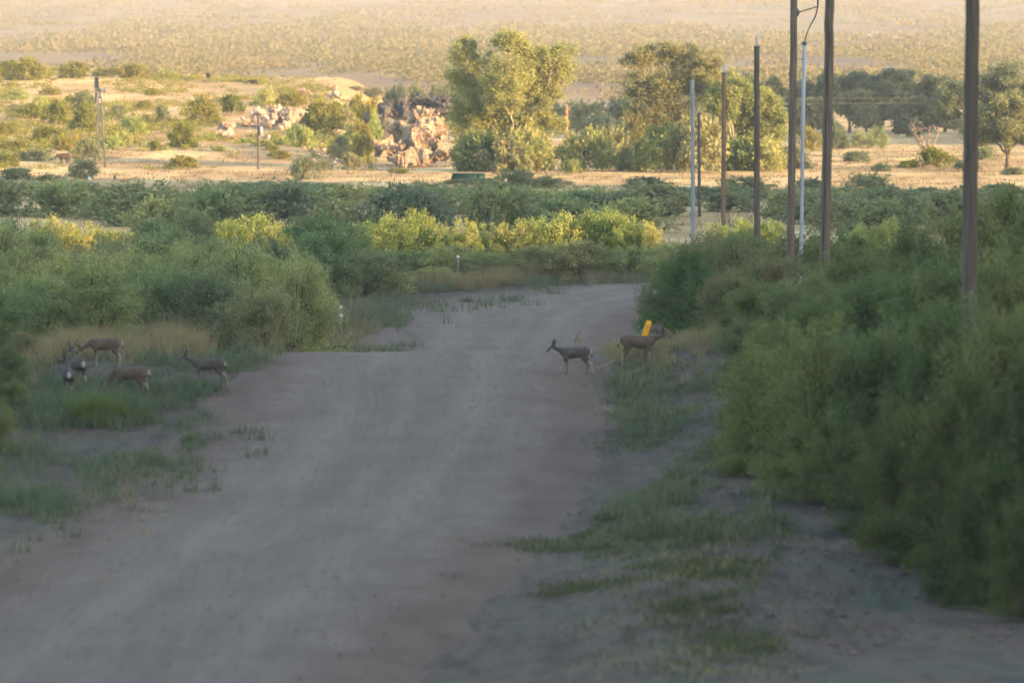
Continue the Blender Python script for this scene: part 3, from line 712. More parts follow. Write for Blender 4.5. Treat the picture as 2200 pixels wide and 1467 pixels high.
# ------------------------------------------------------------------ far plain scrub, dry grass and verge weeds (beyond counting)
r = np.random.default_rng(77)
n = 17000
Yf = 1030 * np.exp(r.uniform(0, 1, n) * math.log(4800 / 1030)); xf = r.uniform(-.105, .105, n) * Yf
den = fbm(xf * .014, Yf * .0018, 51, 3) * .85 + fbm(xf * .06, Yf * .006, 52, 3) * .40
keep = (r.uniform(size=n) < sstep(.35, .60, den)) & ~((Yf > 2600) & (r.uniform(size=n) < .6))
Yf = Yf[keep]; xf = xf[keep]; n = len(Yf)
sz = r.uniform(.7, 2.4, n) ** 1.15 * (1 + .4 * (Yf > 1800)); zf = G(xf, Yf)
m = 40
off = r.normal(size=(n, m, 3)) * np.array([1.7, 1.1, .22]) * sz[:, None, None]
c = np.stack([xf, Yf, zf + sz * .38], -1)[:, None, :] + off
c[..., 2] = np.maximum(c[..., 2], zf[:, None] + .05)
v, f = leaf_quads(c.reshape(-1, 3), r.normal(size=(n * m, 3)), np.repeat(sz, m) * .42, np.repeat(sz, m) * .32, r)
tag(link('scrub', mesh_np('scrub', v, f, [M['leaf_far']])), 'low green scrub scattered over the far tan plain', 'scrub', kind='stuff')

n = 4200
Yh = r.uniform(640, 930, n); xh = X(r.uniform(-40, 800, n), Yh); k = r.uniform(size=n) < sstep(.36, .60, fbm(xh * .09, Yh * .03, 91)); xh = xh[k]; Yh = Yh[k]; n = len(xh)
sz = r.uniform(.25, .75, n); zh = G(xh, Yh)
c = np.stack([xh, Yh, zh + sz * .4], -1)[:, None, :] + r.normal(size=(n, 40, 3)) * np.array([.7, .7, .3]) * sz[:, None, None]
c[..., 2] = np.maximum(c[..., 2], zh[:, None] + .03)
v, f = leaf_quads(c.reshape(-1, 3), r.normal(size=(n * 40, 3)), np.repeat(sz, 40) * .5, np.repeat(sz, 40) * .3, r)
tag(link('undergrowth', mesh_np('undergrowth', v, f, [M['leaf_hill']])), 'low olive ground cover dotted over the sunlit hillside', 'undergrowth', kind='stuff')

def blades(pts, h, w, lean, r):
    n = len(pts); a = r.uniform(0, 6.28, n)
    side = np.stack([np.cos(a), np.sin(a), np.zeros(n)], -1)
    ln = np.stack([r.normal(size=n), r.normal(size=n), np.zeros(n)], -1) * lean
    h = np.asarray(h)[:, None] * r.uniform(.5, 1.25, (n, 1))
    b0 = pts - side * w / 2; b1 = pts + side * w / 2
    mid = pts + ln * h * .35 + np.array([0, 0, 1]) * h * .6
    tip = pts + ln * h + np.array([0, 0, 1]) * h
    v = np.stack([b0, b1, mid + side * w * .38, tip, mid - side * w * .38], 1).reshape(-1, 3)
    i = np.arange(n)[:, None] * 5
    return v, [i + np.array([0, 1, 2, 4]), i + np.array([4, 2, 3])]

def tufts(name, label, spots, mat, cat, kind='stuff', group=None):
    """spots: (px0, px1, Y0, Y1, count, height, per-tuft blades, spread, width, noise threshold)"""
    P = []; Hh = []; Wm = 0
    for (p0, p1, Y0, Y1, cnt, h, nb, sp, w, thr) in spots:
        cnt = int(cnt * 1.25); Y = (Y0 + Y1) / 2 + (Y1 - Y0) * .46 * r.normal(size=cnt); x = X((p0 + p1) / 2 + (p1 - p0) * r.uniform(-.5, .5, cnt) + (p1 - p0) * .13 * r.normal(size=cnt), Y)
        if thr > 0:
            k = r.uniform(size=cnt) < sstep(thr - .06, thr + .16, fbm(x * .35, Y * .12, 61))
            x = x[k]; Y = Y[k]
        x = np.repeat(x, nb) + r.normal(size=len(x) * nb) * sp; Y = np.repeat(Y, nb) + r.normal(size=len(Y) * nb) * sp
        hh = h * np.repeat(r.uniform(.45, 1.3, len(x) // nb), nb)
        P.append(np.stack([x, Y, G(x, Y) - .01], -1)); Hh.append(hh); Wm = w
    P = np.concatenate(P); Hh = np.concatenate(Hh)
    v, f = blades(P, Hh, Wm, .38, r)
    return tag(link(name, mesh_np(name, v, f, [M[mat]])), label, cat, group, kind)

tufts('grass', 'tall dry tan grass along the foot of the left thicket', [
    (110, 300, 167, 176, 230, .75, 18, .15, .018, .38), (330, 600, 168, 180, 190, .55, 16, .13, .018, .44), (-20, 110, 158, 172, 160, .6, 18, .13, .018, .4),
    (600, 790, 228, 262, 420, .6, 16, .15, .02, .42), (900, 1090, 284, 292, 300, 1.0, 18, .16, .02, .40), (1090, 1400, 292, 297, 220, .7, 16, .16, .02, .45), (330, 440, 168, 176, 120, .9, 22, .13, .018, 0)], 'dry', 'grass')
tufts('weeds', 'grey-green weeds along the left road verge', [
    (60, 450, 139, 156, 900, .34, 15, .13, .03, .44), (-40, 120, 121, 128, 130, .40, 15, .13, .03, .40), (-30, 300, 126, 140, 130, .22, 12, .15, .03, .48), (240, 520, 150, 164, 420, .34, 15, .13, .03, .42),
    (-30, 400, 134, 154, 520, .14, 8, .22, .03, .30), (-30, 120, 140, 152, 220, .5, 14, .15, .03, .3), (60, 330, 147, 152, 200, .5, 15, .14, .03, .3), (60, 230, 142, 152, 260, .45, 16, .13, .03, .38), (360, 560, 164, 172, 240, .42, 14, .13, .03, .40), (600, 850, 228, 268, 800, .4, 14, .15, .03, .46), (690, 850, 250, 258, 200, .42, 14, .15, .03, .3), (830, 1150, 268, 288, 560, .5, 13, .16, .03, .42), (1090, 1400, 290, 296, 300, .5, 13, .16, .03, .44)], 'weed', 'weeds')
tufts('weeds', 'blue-green weeds in the right road verge', [
    (1320, 1640, 126, 166, 600, .14, 10, .2, .03, .36),
    (1330, 1560, 140, 163, 520, .24, 13, .14, .03, .48), (1380, 1690, 117, 126, 420, .36, 15, .14, .03, .42), (1330, 1640, 128, 139, 240, .2, 13, .14, .03, .5), (1120, 1700, 112, 115, 200, .16, 13, .13, .03, .46)], 'weed', 'weeds')
tufts('grass', 'patchy green grass on the right road verge', [
    (1330, 1720, 106, 165, 1300, .11, 8, .25, .03, .38), (1330, 1560, 138, 165, 380, .18, 13, .15, .028, .50), (1330, 1650, 128, 140, 330, .17, 13, .16, .028, .50), (1400, 1680, 117, 127, 240, .30, 14, .15, .028, .44), (1130, 1700, 111.5, 115, 360, .13, 13, .16, .028, .46), (1400, 1850, 101, 106, 330, .13, 13, .16, .028, .46), (1150, 1280, 104.5, 106, 60, .10, 12, .12, .028, .42), (1450, 1640, 97.5, 99.5, 90, .16, 14, .12, .028, .44), (1520, 1950, 91, 95, 260, .15, 13, .15, .028, .45), (1240, 1300, 115.5, 116.6, 30, .14, 14, .08, .028, 0), (1280, 1330, 119, 122, 22, .12, 12, .08, .028, 0)], 'verge_green', 'grass')
tufts('grass', 'dry pale grass around the yellow marker and under the right thicket', [(1320, 1420, 166, 178, 260, .42, 18, .12, .022, .3), (1440, 1560, 165, 177, 240, .45, 18, .12, .022, .3), (1480, 2100, 98, 130, 420, .16, 9, .2, .022, .46), (-30, 420, 122, 150, 300, .2, 9, .2, .022, .46), (1250, 1700, 92, 128, 380, .10, 7, .25, .022, .44)], 'dry', 'grass')
tufts('grass', 'golden dry grass covering the sunlit valley floor and hill foot', [(-40, 2240, 500, 660, 4200, .3, 8, .35, .07, .42), (-40, 800, 650, 900, 3800, .3, 8, .4, .09, .45), (1650, 2240, 640, 790, 2000, .3, 8, .4, .09, .42), (-40, 2240, 360, 520, 2500, .5, 8, .35, .06, .45)], 'dry', 'grass')
# one bright clump by the grazing deer
def clump(name, px, Y, w, h, n, mat, label):
    x0 = X(px, Y); z0 = g(x0, Y)
    a = r.uniform(0, 6.28, n); q0 = np.sqrt(r.uniform(size=n)); q = q0 * w / 2 * (1 + .22 * np.sin(3 * a + 1) + .16 * np.sin(7 * a) + .18 * r.normal(size=n))
    P = np.stack([q * np.cos(a), q * np.sin(a) * .8, np.zeros(n)], -1)
    P[:, 2] = G(P[:, 0] + x0, P[:, 1] + Y) - z0
    v, f = blades(P, h * np.clip(1.1 - .8 * q0 ** 2, .2, 1.1) * (.75 + .4 * vn(P[:, 0] * 3, P[:, 1] * 3, 5)), .02, .62, r)
    o = link(name, mesh_np(name, v, f, [M[mat]]), None, (x0, Y, z0)); tag(o, label, 'grass clump')
    return o
clump('grass_clump', 210, 146.0, 2.2, .80, 1900, 'lush', 'bright yellow-green grass clump in front of the grazing deer')
clump('grass_clump', 730, 246, 1.8, .6, 500, 'lush', 'small yellow-green grass clump beside the far stretch of road')
clump('grass_clump', 1384, 162.2, 1.1, .55, 420, 'dry', 'dry pale grass clump at the foot of the yellow marker behind the deer')
clump('weed_clump', 412, 141, .55, .3, 350, 'weed', 'small round grey-green weed clump at the road edge below the walking deer')

def remeshed(mb, vox, smooth=6):
    me = mb.mesh('tmp', [], False)
    o = bpy.data.objects.new('tmp', me); COL.objects.link(o)
    md = o.modifiers.new('r', 'REMESH'); md.mode = 'VOXEL'; md.voxel_size = vox
    ms = o.modifiers.new('s', 'SMOOTH'); ms.factor = .5; ms.iterations = smooth
    dg = bpy.context.evaluated_depsgraph_get()
    res = bpy.data.meshes.new_from_object(o.evaluated_get(dg))
    bpy.data.objects.remove(o)
    return res

# ------------------------------------------------------------------ rocks
def rock_mesh(seed, size, subd=3, cuts=16, rough=.14):
    r_ = np.random.default_rng(seed)
    bm = bmesh.new(); bmesh.ops.create_icosphere(bm, subdivisions=subd, radius=1)
    v = np.array([x.co[:] for x in bm.verts]); f = np.array([[a.index for a in q.verts] for q in bm.faces]); bm.free()
    for k in range(cuts):
        nrm = unit(r_.normal(size=3)); d = r_.uniform(.55, .92)
        t = v @ nrm - d; v = v - np.where(t > 0, t, 0)[:, None] * nrm * .95
    v = v * (1 + rough * (vn(v[:, 0] * 4 + v[:, 2] * 2.3, v[:, 1] * 4 - v[:, 2] * 1.7, seed) - .5)[:, None] * 2)
    return v * np.asarray(size), f

def rock_pile(name, label, pieces, Y, mat, cat, group=None, vox=.22, seed=1):
    """pieces (px, v, rx, rv, dY) in photo pixels: masses fused into one body, then broken into blocks and ledges"""
    from mathutils import noise as mn
    px0 = np.mean([p[0] for p in pieces]); x0 = X(px0, Y); z0 = g(x0, Y)
    mb = MB()
    for i, (px, v, rx, rv, dY) in enumerate(pieces):
        Yi = Y + dY; k = Yi / F
        vv, f = rock_mesh(int(px * 7 + v) + seed, (rx * k, max(rx, rv) * k * 1.35, rv * k), 3, 22, .1)
        a = random.uniform(-.5, .5); cr = np.array(Euler((a * .4, a * .5, a * 2)).to_matrix())
        mb.add(vv @ cr.T + np.array([X(px, Yi) - x0, dY, Zrow(v, Yi) - z0]), f)
    me = remeshed(mb, vox, 0)
    n = len(me.vertices); co = np.empty(n * 3, np.float32); me.vertices.foreach_get('co', co); co = co.reshape(-1, 3)
    no = np.empty(n * 3, np.float32); me.vertices.foreach_get('normal', no); no = no.reshape(-1, 3)
    d = np.empty(n)
    for i in range(n):
        p = Vector((float(co[i, 0]) + seed * 3.1, float(co[i, 1]), float(co[i, 2]) * 1.25))
        q = p + .5 * mn.noise_vector(p * .5)
        f1 = mn.voronoi(q * .38)[0]; f2 = mn.voronoi(q * 1.5)[0]
        w_ = Vector((q.x * .82 + q.z * .35, q.y * .9 - q.z * .2, q.z * .85 - q.x * .3))
        d[i] = .95 * (mn.cell(w_ * .45) - .5) + .75 * (mn.cell(w_ * 1.05 + Vector((7.3, 1.1, 2.9))) - .5) + .40 * (mn.cell(w_ * 2.3) - .5) + .5 * (min(f1[1] - f1[0], .35) - .2) + .2 * mn.noise(p * 2.6)
    co = co + no * (.58 * d)[:, None] + np.array([0, 0, 1.]) * (.18 * d)[:, None]
    me.vertices.foreach_set('co', co.astype(np.float32).ravel()); me.materials.append(mat); me.update()
    me.name = name; o = link(name, me, None, (x0, Y, z0))
    return tag(o, label, cat, group)
rr = random.Random(5)
def crag(poly, n, s0, s1):
    out = []
    for _ in range(n):
        px = rr.uniform(*poly[0]); t = rr.random()
        top = np.interp(px, poly[1], poly[2])
        v = top + (poly[3] - top) * t
        s = rr.uniform(s0, s1)
        out.append((px, v + s * .4, s, s * rr.uniform(.7, 1.3), -14 + (v - poly[3]) * -.14 + rr.uniform(-2, 2)))
    return out
RO = 'rock_outcrop'
rock_pile(RO, 'big craggy pink rock face beside the tallest tree', [(895, 300, 58, 58, 0), (845, 325, 34, 32, -5), (935, 322, 36, 38, -6), (900, 250, 30, 34, 6), (868, 282, 28, 30, 2), (885, 338, 70, 22, -9), (940, 275, 26, 40, 5), (815, 318, 16, 22, -2), (925, 250, 22, 26, 7)], 668, M['rock'], 'rock outcrop', None, .20, 1)
rock_pile(RO, 'dark shaded rock wall rising behind the pink rock face', [(850, 236, 45, 32, 0), (905, 228, 50, 28, 4), (960, 226, 40, 30, 0), (822, 262, 28, 44, -6), (798, 285, 22, 38, -7)], 745, M['shade_tinted_rock'], 'rock outcrop', None, .24, 2)
rock_pile(RO, 'pale hollowed rock cluster on the hillside right of the far pole', [(590, 242, 18, 22, 0), (632, 255, 16, 26, 0), (612, 236, 24, 14, 6), (605, 285, 26, 16, -3), (640, 276, 14, 22, 0), (622, 280, 24, 18, -1), (600, 262, 20, 22, 1), (585, 262, 22, 28, 0), (625, 262, 20, 24, 0)], 752, M['pale_rock'], 'rock outcrop', None, .2, 3)
rock_pile(RO, 'pale rock cluster on the hillside behind the far pole', [(532, 262, 18, 20, 0), (548, 262, 26, 20, 1), (555, 250, 22, 18, 3), (570, 238, 13, 14, 5), (562, 272, 16, 14, 0)], 758, M['pale_rock'], 'rock outcrop', None, .2, 4)
rock_pile(RO, 'pale pointed boulders leaning left of the far pole', [(494, 268, 13, 24, 0), (490, 288, 20, 16, -2), (482, 292, 20, 14, -3), (500, 302, 20, 14, -4), (520, 305, 12, 12, -4), (466, 292, 10, 10, -2)], 735, M['pale_rock'], 'rock outcrop', None, .2, 5)
rock_pile(RO, 'small pale boulders below the far pole transformer', [(568, 295, 15, 10, 0), (556, 300, 13, 9, 0), (576, 301, 12, 8, -1)], 722, M['pale_rock'], 'rock outcrop', None, .18, 6)
rock_pile(RO, 'jagged brown rocks on the hill crest near the cows', [(650, 200, 18, 9, 0), (682, 196, 12, 12, 0), (668, 206, 24, 8, -2)], 850, M['rock'], 'rock outcrop', None, .22, 7)
rock_pile(RO, 'pale leaning slab rocks at the end of the hill crest', [(720, 196, 8, 11, 0), (733, 204, 11, 10, -1), (752, 214, 16, 8, -2), (705, 206, 14, 9, 0)], 838, M['pale_rock'], 'rock outcrop', None, .2, 8)
sp_ = MB()
for k in range(150):
    px = rr.uniform(640, 775); v = rr.uniform(302, 352) + (775 - px) * -.05; Y = 640 + (352 - v) * 1.5
    x = X(px, Y); s = rr.uniform(.12, .5)
    vv, f = rock_mesh(k, (s, s, s * .7), 1, 8); sp_.add(vv + np.array([x, Y, g(x, Y) + s * .3]), f)
tag(sp_.build('rubble', M['pale_rock']), 'loose pale rubble spilled below the rocks', 'rubble', kind='stuff')
vv, f = rock_mesh(90, (.46, .35, .24), 3, 12)
bo = link('boulder', mesh_np('boulder', vv, f, [M['stone']])); bo.location = (X(1420, 172), 172, g(X(1420, 172), 172) + .62)
vv, f = rock_mesh(91, (.6, .45, .55), 3, 12)
o2 = MB(); o2.add(vv + [0, 0, -.30], f)
o2.add(*rock_mesh(93, (.36, .33, .17), 3, 5, .05))
bpy.data.objects.remove(bo)
bo = o2.build('boulder', M['dark_stone']); bo.location = (X(1414, 171), 171, Zrow(707, 171) - .06)
tag(bo, 'grey-brown boulder behind the yellow road marker', 'boulder')
st_ = MB()
for k in range(1300):
    Y = rr.uniform(90, 134); px = rr.uniform(1500, 2200); x = X(px, Y)
    if vn(x * .6, Y * .25, 8) < .40: continue
    s = .015 + .075 * rr.random() ** 3; vv, f = rock_mesh(k, (s, s, s * .6), 1, 8); st_.add(vv + np.array([x, Y, g(x, Y) + s * .3]), f)
for k in range(260):
    Y = rr.uniform(86, 112); x = float(road_x(Y)) + rr.uniform(-5, 7); s = rr.uniform(.012, .04)
    vv, f = rock_mesh(k, (s, s, s * .7), 1, 8); st_.add(vv + np.array([x, Y, g(x, Y) + .08]), f)
tag(st_.build('gravel', M['stone']), 'loose stones and clods on the dirt berm and near road', 'gravel', kind='stuff')

# ------------------------------------------------------------------ utility poles
def pole(px_top, px_bot, vbot, Y, dia, vtop, mat, label, cap=None, group='wooden poles beside the road'):
    xb0 = X(px_bot, Y); zb = g(xb0, Y)
    zt = Zrow(vtop, Y); zv = Zrow(vbot, Y)
    sl = (X(px_top, Y) - X(px_bot, Y)) / max(.1, (Zrow(0, Y) - zv))
    xb = xb0 - sl * (zv - zb)
    root = empty('utility_pole', (xb, Y, zb)); tag(root, label, 'utility pole', group)
    h = zt - zb; m = MB(); k = np.linspace(0, 1, 24)
    rn = np.random.default_rng(int(px_top))
    pts = np.stack([sl * h * k + rn.normal(0, .006, 24), rn.normal(0, .006, 24), -.5 + (h + .5) * k], -1)
    m.tube(pts, dia / 2 * (1.06 - .16 * k) * (1 + rn.normal(0, .012, 24)), 14)
    m.build('shaft', mat, root, True)
    if cap == 'insulator':
        c = MB(); t = np.array([sl * h, 0, h])
        c.tube([t + [0, 0, 0], t + [0, 0, .1]], [.03, .03], 8)
        for q in range(4): c.tube([t + [0, 0, .1 + q * .09], t + [0, 0, .13 + q * .09], t + [0, 0, .185 + q * .09]], [.045, .09, .045], 10)
        c.build('insulator', M['porcelain'], root, True)
        c = MB(); c.tube([t + [0, 0, -.12], t + [0, 0, -.02]], [dia * .52, dia * .52], 12); c.build('cap_band', M['galv'], root)
    return root, h, sl
pA, _, _ = pole(2089, 2083, 640, 126, .345, -60, M['pole_grey'], 'thickest closest wooden pole, dark and weathered, among the right-hand bushes', group=None)
pB, hB, slB = pole(1783, 1771, 600, 167, .30, -50, M['pole'], 'brown wooden pole with a long dark crack, between the conduit and the thickest pole')
m = MB(); m.tube([(slB * q - .055, -.148 - 0.0 * q, q) for q in np.linspace(1.0, hB - .3, 9)], .012, 5); m.build('ground_wire', M['black'], pB)
m = MB()
for q in (.31, .52, .62, .78, .9): m.tube([(slB * hB * q + .08, -.10, hB * q), (slB * hB * q + .08, -.15, hB * q)], .022, 6)
m.build('bolts', M['galv'], pB)
pC, hC, slC = pole(1706, 1698, 540, 208, .285, -80, M['pole'], 'wooden pole carrying a bracket arm and a pale grey cable conduit')
def pc(px, v, dy=0.0): return np.array([X(px, 208) - pC.location.x, dy, Zrow(v, 208) - pC.location.z])
m = MB(); m.tube([pc(1715, 27), pc(1735, 21), pc(1759, 14)], [.022, .022, .022], 8); m.tube([pc(1712, 20), pc(1715, 27), pc(1712, 36)], [.05, .075, .04], 8)
m.build('bracket_arm', M['galv'], pC)
m = MB(); m.tube([pc(1718, 700), pc(1721, 560), pc(1724, 330), pc(1728, 94)], [.07, .07, .068, .068], 12); cd = m.build('conduit', M['pipe'], pC, True)
m = MB(); m.tube([pc(1728, 97), pc(1728.4, 90)], [.085, .085], 12); m.build('collar', M['galv'], cd)
m = MB(); m.tube([pc(1722, 128), pc(1727, 128)], .03, 6); m.tube([pc(1704, 128), pc(1722, 128)], .012, 5); m.tube([pc(1719, 505), pc(1726, 505)], .05, 6); m.build('clamp', M['galv'], cd)
t = np.linspace(0, 1, 14)
m = MB(); m.tube(bez(pc(1728.5, 92)[None], pc(1733, 68)[None], pc(1744, 50)[None], t), .022, 6); m.tube(bez(pc(1744, 50)[None], pc(1756, 32)[None], pc(1757, 10)[None], t), .026, 6); m.tube([pc(1757, 10), pc(1757.5, -30)], .036, 6)
m.build('cable', M['black'], pC)
pole(1626, 1626, 560, 254, .275, 99, M['pole_grey'], 'dark grey wooden pole with white insulator cap, between bracket pole and reddish pole', 'insulator')
pF, hF, slF = pole(1556, 1554, 505, 330, .275, 156, M['pole_red'], 'reddish wooden pole with a small white insulator on top', 'insulator')
m = MB(); m.tube([(-.25, -.15, hF * .79), (-.05, -.2, hF * .64), (.4, -.5, hF * .42)], .012, 5); m.build('guy_wire', M['galv'], pF)
pG, hG, slG = pole(1487, 1489, 500, 345, .26, 172, M['steel'], 'smooth grey metal pole with a short arm near its top', group=None)
m = MB(); m.tube([(slG * hG + .1, 0, hG - .28), (slG * hG + .5, 0, hG - .34), (slG * hG + .72, 0, hG - .40)], .03, 6); m.tube([(slG * hG + .6, 0, hG - .36), (slG * hG + .7, 0, hG - .5)], [.06, .05], 6); m.build('arm', M['galv'], pG)
pole(1500, 1503, 500, 470, .27, 242, M['pole_grey'], 'shorter distant wooden pole just right of the grey metal pole', 'insulator')
pJ, hJ, slJ = pole(555, 555, 360, 640, .25, 240, M['pole_grey'], 'slim distant pole with a blue-grey transformer in front of the pale rocks', group=None)
m = MB(); m.tube([(.3, -.1, hJ - 2.6), (.3, -.1, hJ - 1.7)], [.2, .2], 10); m.build('transformer', M['pipe'], pJ)
m = MB(); m.box((.2, -.13, hJ - .3), (1.6, .1, .11)); m.build('crossarm', M['pole_grey'], pJ)
# overhead wires along the far side of the field
for (va, vm, vb, lab) in ((213, 211, 204, 'upper sunlit wire strung across the dark riverside trees'), (224, 222, 220, 'lower sunlit wire strung across the dark riverside trees'), (243, 252, 266, 'faintest lowest wire strung across the dark riverside trees')):
    m = MB(); Y = 720; pp = [(X(px, Y), Y, Zrow(v, Y)) for px, v in zip(np.linspace(1585, 2260, 21), np.interp(np.linspace(0, 1, 21), [0, .5, 1], [va, vm, vb]))]
    m.tube(pp, .015 if vm < 240 else .008, 5); o = m.build('overhead_wire', M['dead_wood'] if vm < 240 else M['galv']); tag(o, lab, 'wire', 'overhead wires across the field')

# ------------------------------------------------------------------ windmill
def windmill(px, Y):
    x0 = X(px, Y); z0 = g(x0, Y); zt = Zrow(208, Y) - z0
    root = empty('windmill', (x0, Y, z0)); tag(root, 'old galvanised windmill on a lattice tower at the foot of the hill', 'windmill')
    w0, w1 = .60, .14; cs = [(-1, -1), (1, -1), (1, 1), (-1, 1)]
    P = lambda a, b, s: np.array([a * (w0 + (w1 - w0) * s), b * (w0 + (w1 - w0) * s), zt * s])
    for a, b in cs:
        m = MB(); m.tube([P(a, b, 0), P(a, b, 1)], .055, 5); m.build('leg', M['galv'], root)
    m = MB(); lv = [.0, .22, .42, .6, .76, .9]
    for i, s in enumerate(lv[1:], 1):
        for k in range(4):
            a, b = cs[k], cs[(k + 1) % 4]
            m.tube([P(*a, s), P(*b, s)], .025, 4); m.tube([P(*a, lv[i - 1]), P(*b, s)], .016, 4); m.tube([P(*b, lv[i - 1]), P(*a, s)], .016, 4)
    m.build('brace', M['galv'], root)
    hub = np.array([-.25, 0, zt + .75]); yaw = R(12)
    m = MB(); m.tube([(0, 0, zt - .2), (0, 0, zt + .6)], [.09, .12], 8); m.box((0.05, 0, zt + .75), (.5, .3, .42)); m.build('gearbox', M['galv'], root)
    ax = np.array([math.cos(yaw), math.sin(yaw), 0]); e1 = np.array([-math.sin(yaw), math.cos(yaw), 0]); e2 = np.array([0, 0, 1.])
    fan = MB(); hub = hub - ax * .15
    for k in range(16):
        a = k / 16 * 2 * math.pi
        d = math.cos(a) * e1 + math.sin(a) * e2; tq = -math.sin(a) * e1 + math.cos(a) * e2
        wd = tq * .75 + ax * .66
        p0, p1 = hub + d * .45, hub + d * 1.45
        for o_, sgn in ((ax * .006, 1), (-ax * .006, -1)):
            fan.add([p0 - wd * .10 + o_, p0 + wd * .10 + o_, p1 + wd * .24 + o_, p1 - wd * .24 + o_], [[0, 1, 2, 3][::sgn]])
    for rad in (.5, 1.15):
        an = np.linspace(0, 2 * math.pi, 25); fan.tube([hub + rad * (math.cos(q) * e1 + math.sin(q) * e2) for q in an], .018, 4)
    fan.tube([hub - ax * .1, hub + ax * .35], .08, 8)
    fan.build('wheel', M['galv'], root)
    m = MB(); q = hub + ax * .5; m.tube([q, q + ax * .5 + e1 * .9], .03, 5)
    t_ = q + ax * .5 + e1 * .9
    m.box(t_ + [0, .45, 0], (.03, 1.1, .7), rot=Euler((0, 0, yaw - .4))); m.build('tail_vane', M['galv'], root)
windmill(215, 648)

# ------------------------------------------------------------------ small roadside things
def stake(px, Y, vt, vb, label, refl):
    x = X(px, Y); z0 = g(x, Y); h = Zrow(vt, Y) - z0
    root = empty('marker_stake', (x, Y, z0)); tag(root, label, 'stake')
    m = MB(); m.box((0, 0, h / 2), (.05, .02, h)); m.build('post', M['steel'], root)
    for v in refl:
        m = MB(); zz = Zrow(v, Y) - z0; m.tube([(0, -.012, zz), (0, -.04, zz)], [.075, .06], 10); m.build('reflector', M['white_paint'], root)
stake(733, 240, 656, 690, 'thin roadside stake with two white reflectors on the left verge', (660, 678))
stake(984, 287, 549, 600, 'thin stake with one white tag in front of the shaded bushes at the bend', (552,))
# yellow marker: a leaning flexible paddle with two slots
Y = 163.5; x = X(1372, Y); z0 = g(x, Y)
mk = empty('road_marker', (x, Y, z0)); tag(mk, 'leaning yellow plastic road marker behind the right-hand deer', 'road marker')
top = Zrow(689, Y) - z0; ang = R(17)
rot = Euler((0, ang, 0))
m = MB(); Lm = top / math.cos(ang); u = np.array(rot.to_matrix() @ Vector((0, 0, 1)))
n_ = 9; prof = [(-.085, 0), (-.045, -.026), (0, -.034), (.045, -.026), (.085, 0)]
rings = []
for s in np.linspace(0, 1, n_):
    wf = 1.0 if s < .97 else .8
    fr = [np.array(rot.to_matrix() @ Vector((a * wf, b, s * Lm))) for a, b in prof]; bk = [np.array(rot.to_matrix() @ Vector((a * wf, b + .012, s * Lm))) for a, b in prof[::-1]]
    rings.append(fr + bk)
V = np.array(rings).reshape(-1, 3); q = 10
F_ = [[i * q + j, i * q + (j + 1) % q, (i + 1) * q + (j + 1) % q, (i + 1) * q + j] for i in range(n_ - 1) for j in range(q)]
m.add(V, F_); m.order.append((np.array([list(range((n_ - 1) * q, n_ * q))]), 0))
m.build('paddle', M['yellow'], mk)
m = MB()
for s, w in ((.845, .085), (.80, .06)):
    c = np.array(rot.to_matrix() @ Vector((0, -.040, s * Lm))); m.box(c, (w, .008, .014), rot=rot)
m.build('slots', M['post'], mk)
# green container half hidden by bushes
Y = 588.0; x = X(1006, Y); z0 = g(x, Y); h = Zrow(374, Y) - z0
gc = empty('metal_container', (x, Y, z0)); tag(gc, 'dark green metal container half hidden behind shaded bushes below the tallest tree', 'container')
m = MB(); wt, wb = 1.62, 1.95
m.add([(-wb, -1, 0), (wb, -1, 0), (wb, 1, 0), (-wb, 1, 0), (-wt, -.9, h), (wt, -.9, h), (wt, .9, h), (-wt, .9, h)], [[0, 1, 5, 4], [1, 2, 6, 5], [2, 3, 7, 6], [3, 0, 4, 7], [4, 5, 6, 7], [3, 2, 1, 0]])
m.build('body', M['green_paint'], gc)
m = MB(); m.box((0, 0, h + .035), (2 * wt + .14, 1.95, .065)); m.build('lid', M['green_paint'], gc)
m = MB()
for q in (-1.1, 0, 1.1): m.box((q, -.975, h * .5), (.09, .06, h * .86), rot=Euler((-.03, 0, 0)))
m.build('ribs', M['green_paint'], gc)
# tank and posts near the windmill
Y = 598.0; x = X(188, Y); z0 = g(x, Y); h = Zrow(377, Y) - z0
tk = empty('water_tank', (x, Y, z0)); tag(tk, 'small pale water tank with a blue domed lid near the windmill foot', 'tank')
m = MB(); m.tube([(0, 0, -.1), (0, 0, h - .3)], [.36, .35], 16); m.build('barrel', M['white_paint'], tk, True)
m = MB(); m.tube([(0, 0, h - .3), (0, 0, h - .16), (0, 0, h - .05), (0, 0, h)], [.37, .34, .2, .04], 16); m.build('lid', M['blue_paint'], tk, True)
for px, vt, lab in ((246, 377, 'thick dark fence post right of the windmill foot'), (171, 380, 'thick dark fence post left of the water tank')):
    x = X(px, 600); z0 = g(x, 600); h = Zrow(vt, 600) - z0
    m = MB(); k = np.linspace(0, 1, 6); m.tube([(.03 * q, 0, -.3 + (h + .3) * q) for q in k], [.15, .145, .14, .14, .135, .11], 10); o = m.build('fence_post', M['post']); o.location = (x, 600, z0); tag(o, lab, 'fence post', 'fence posts by the windmill')
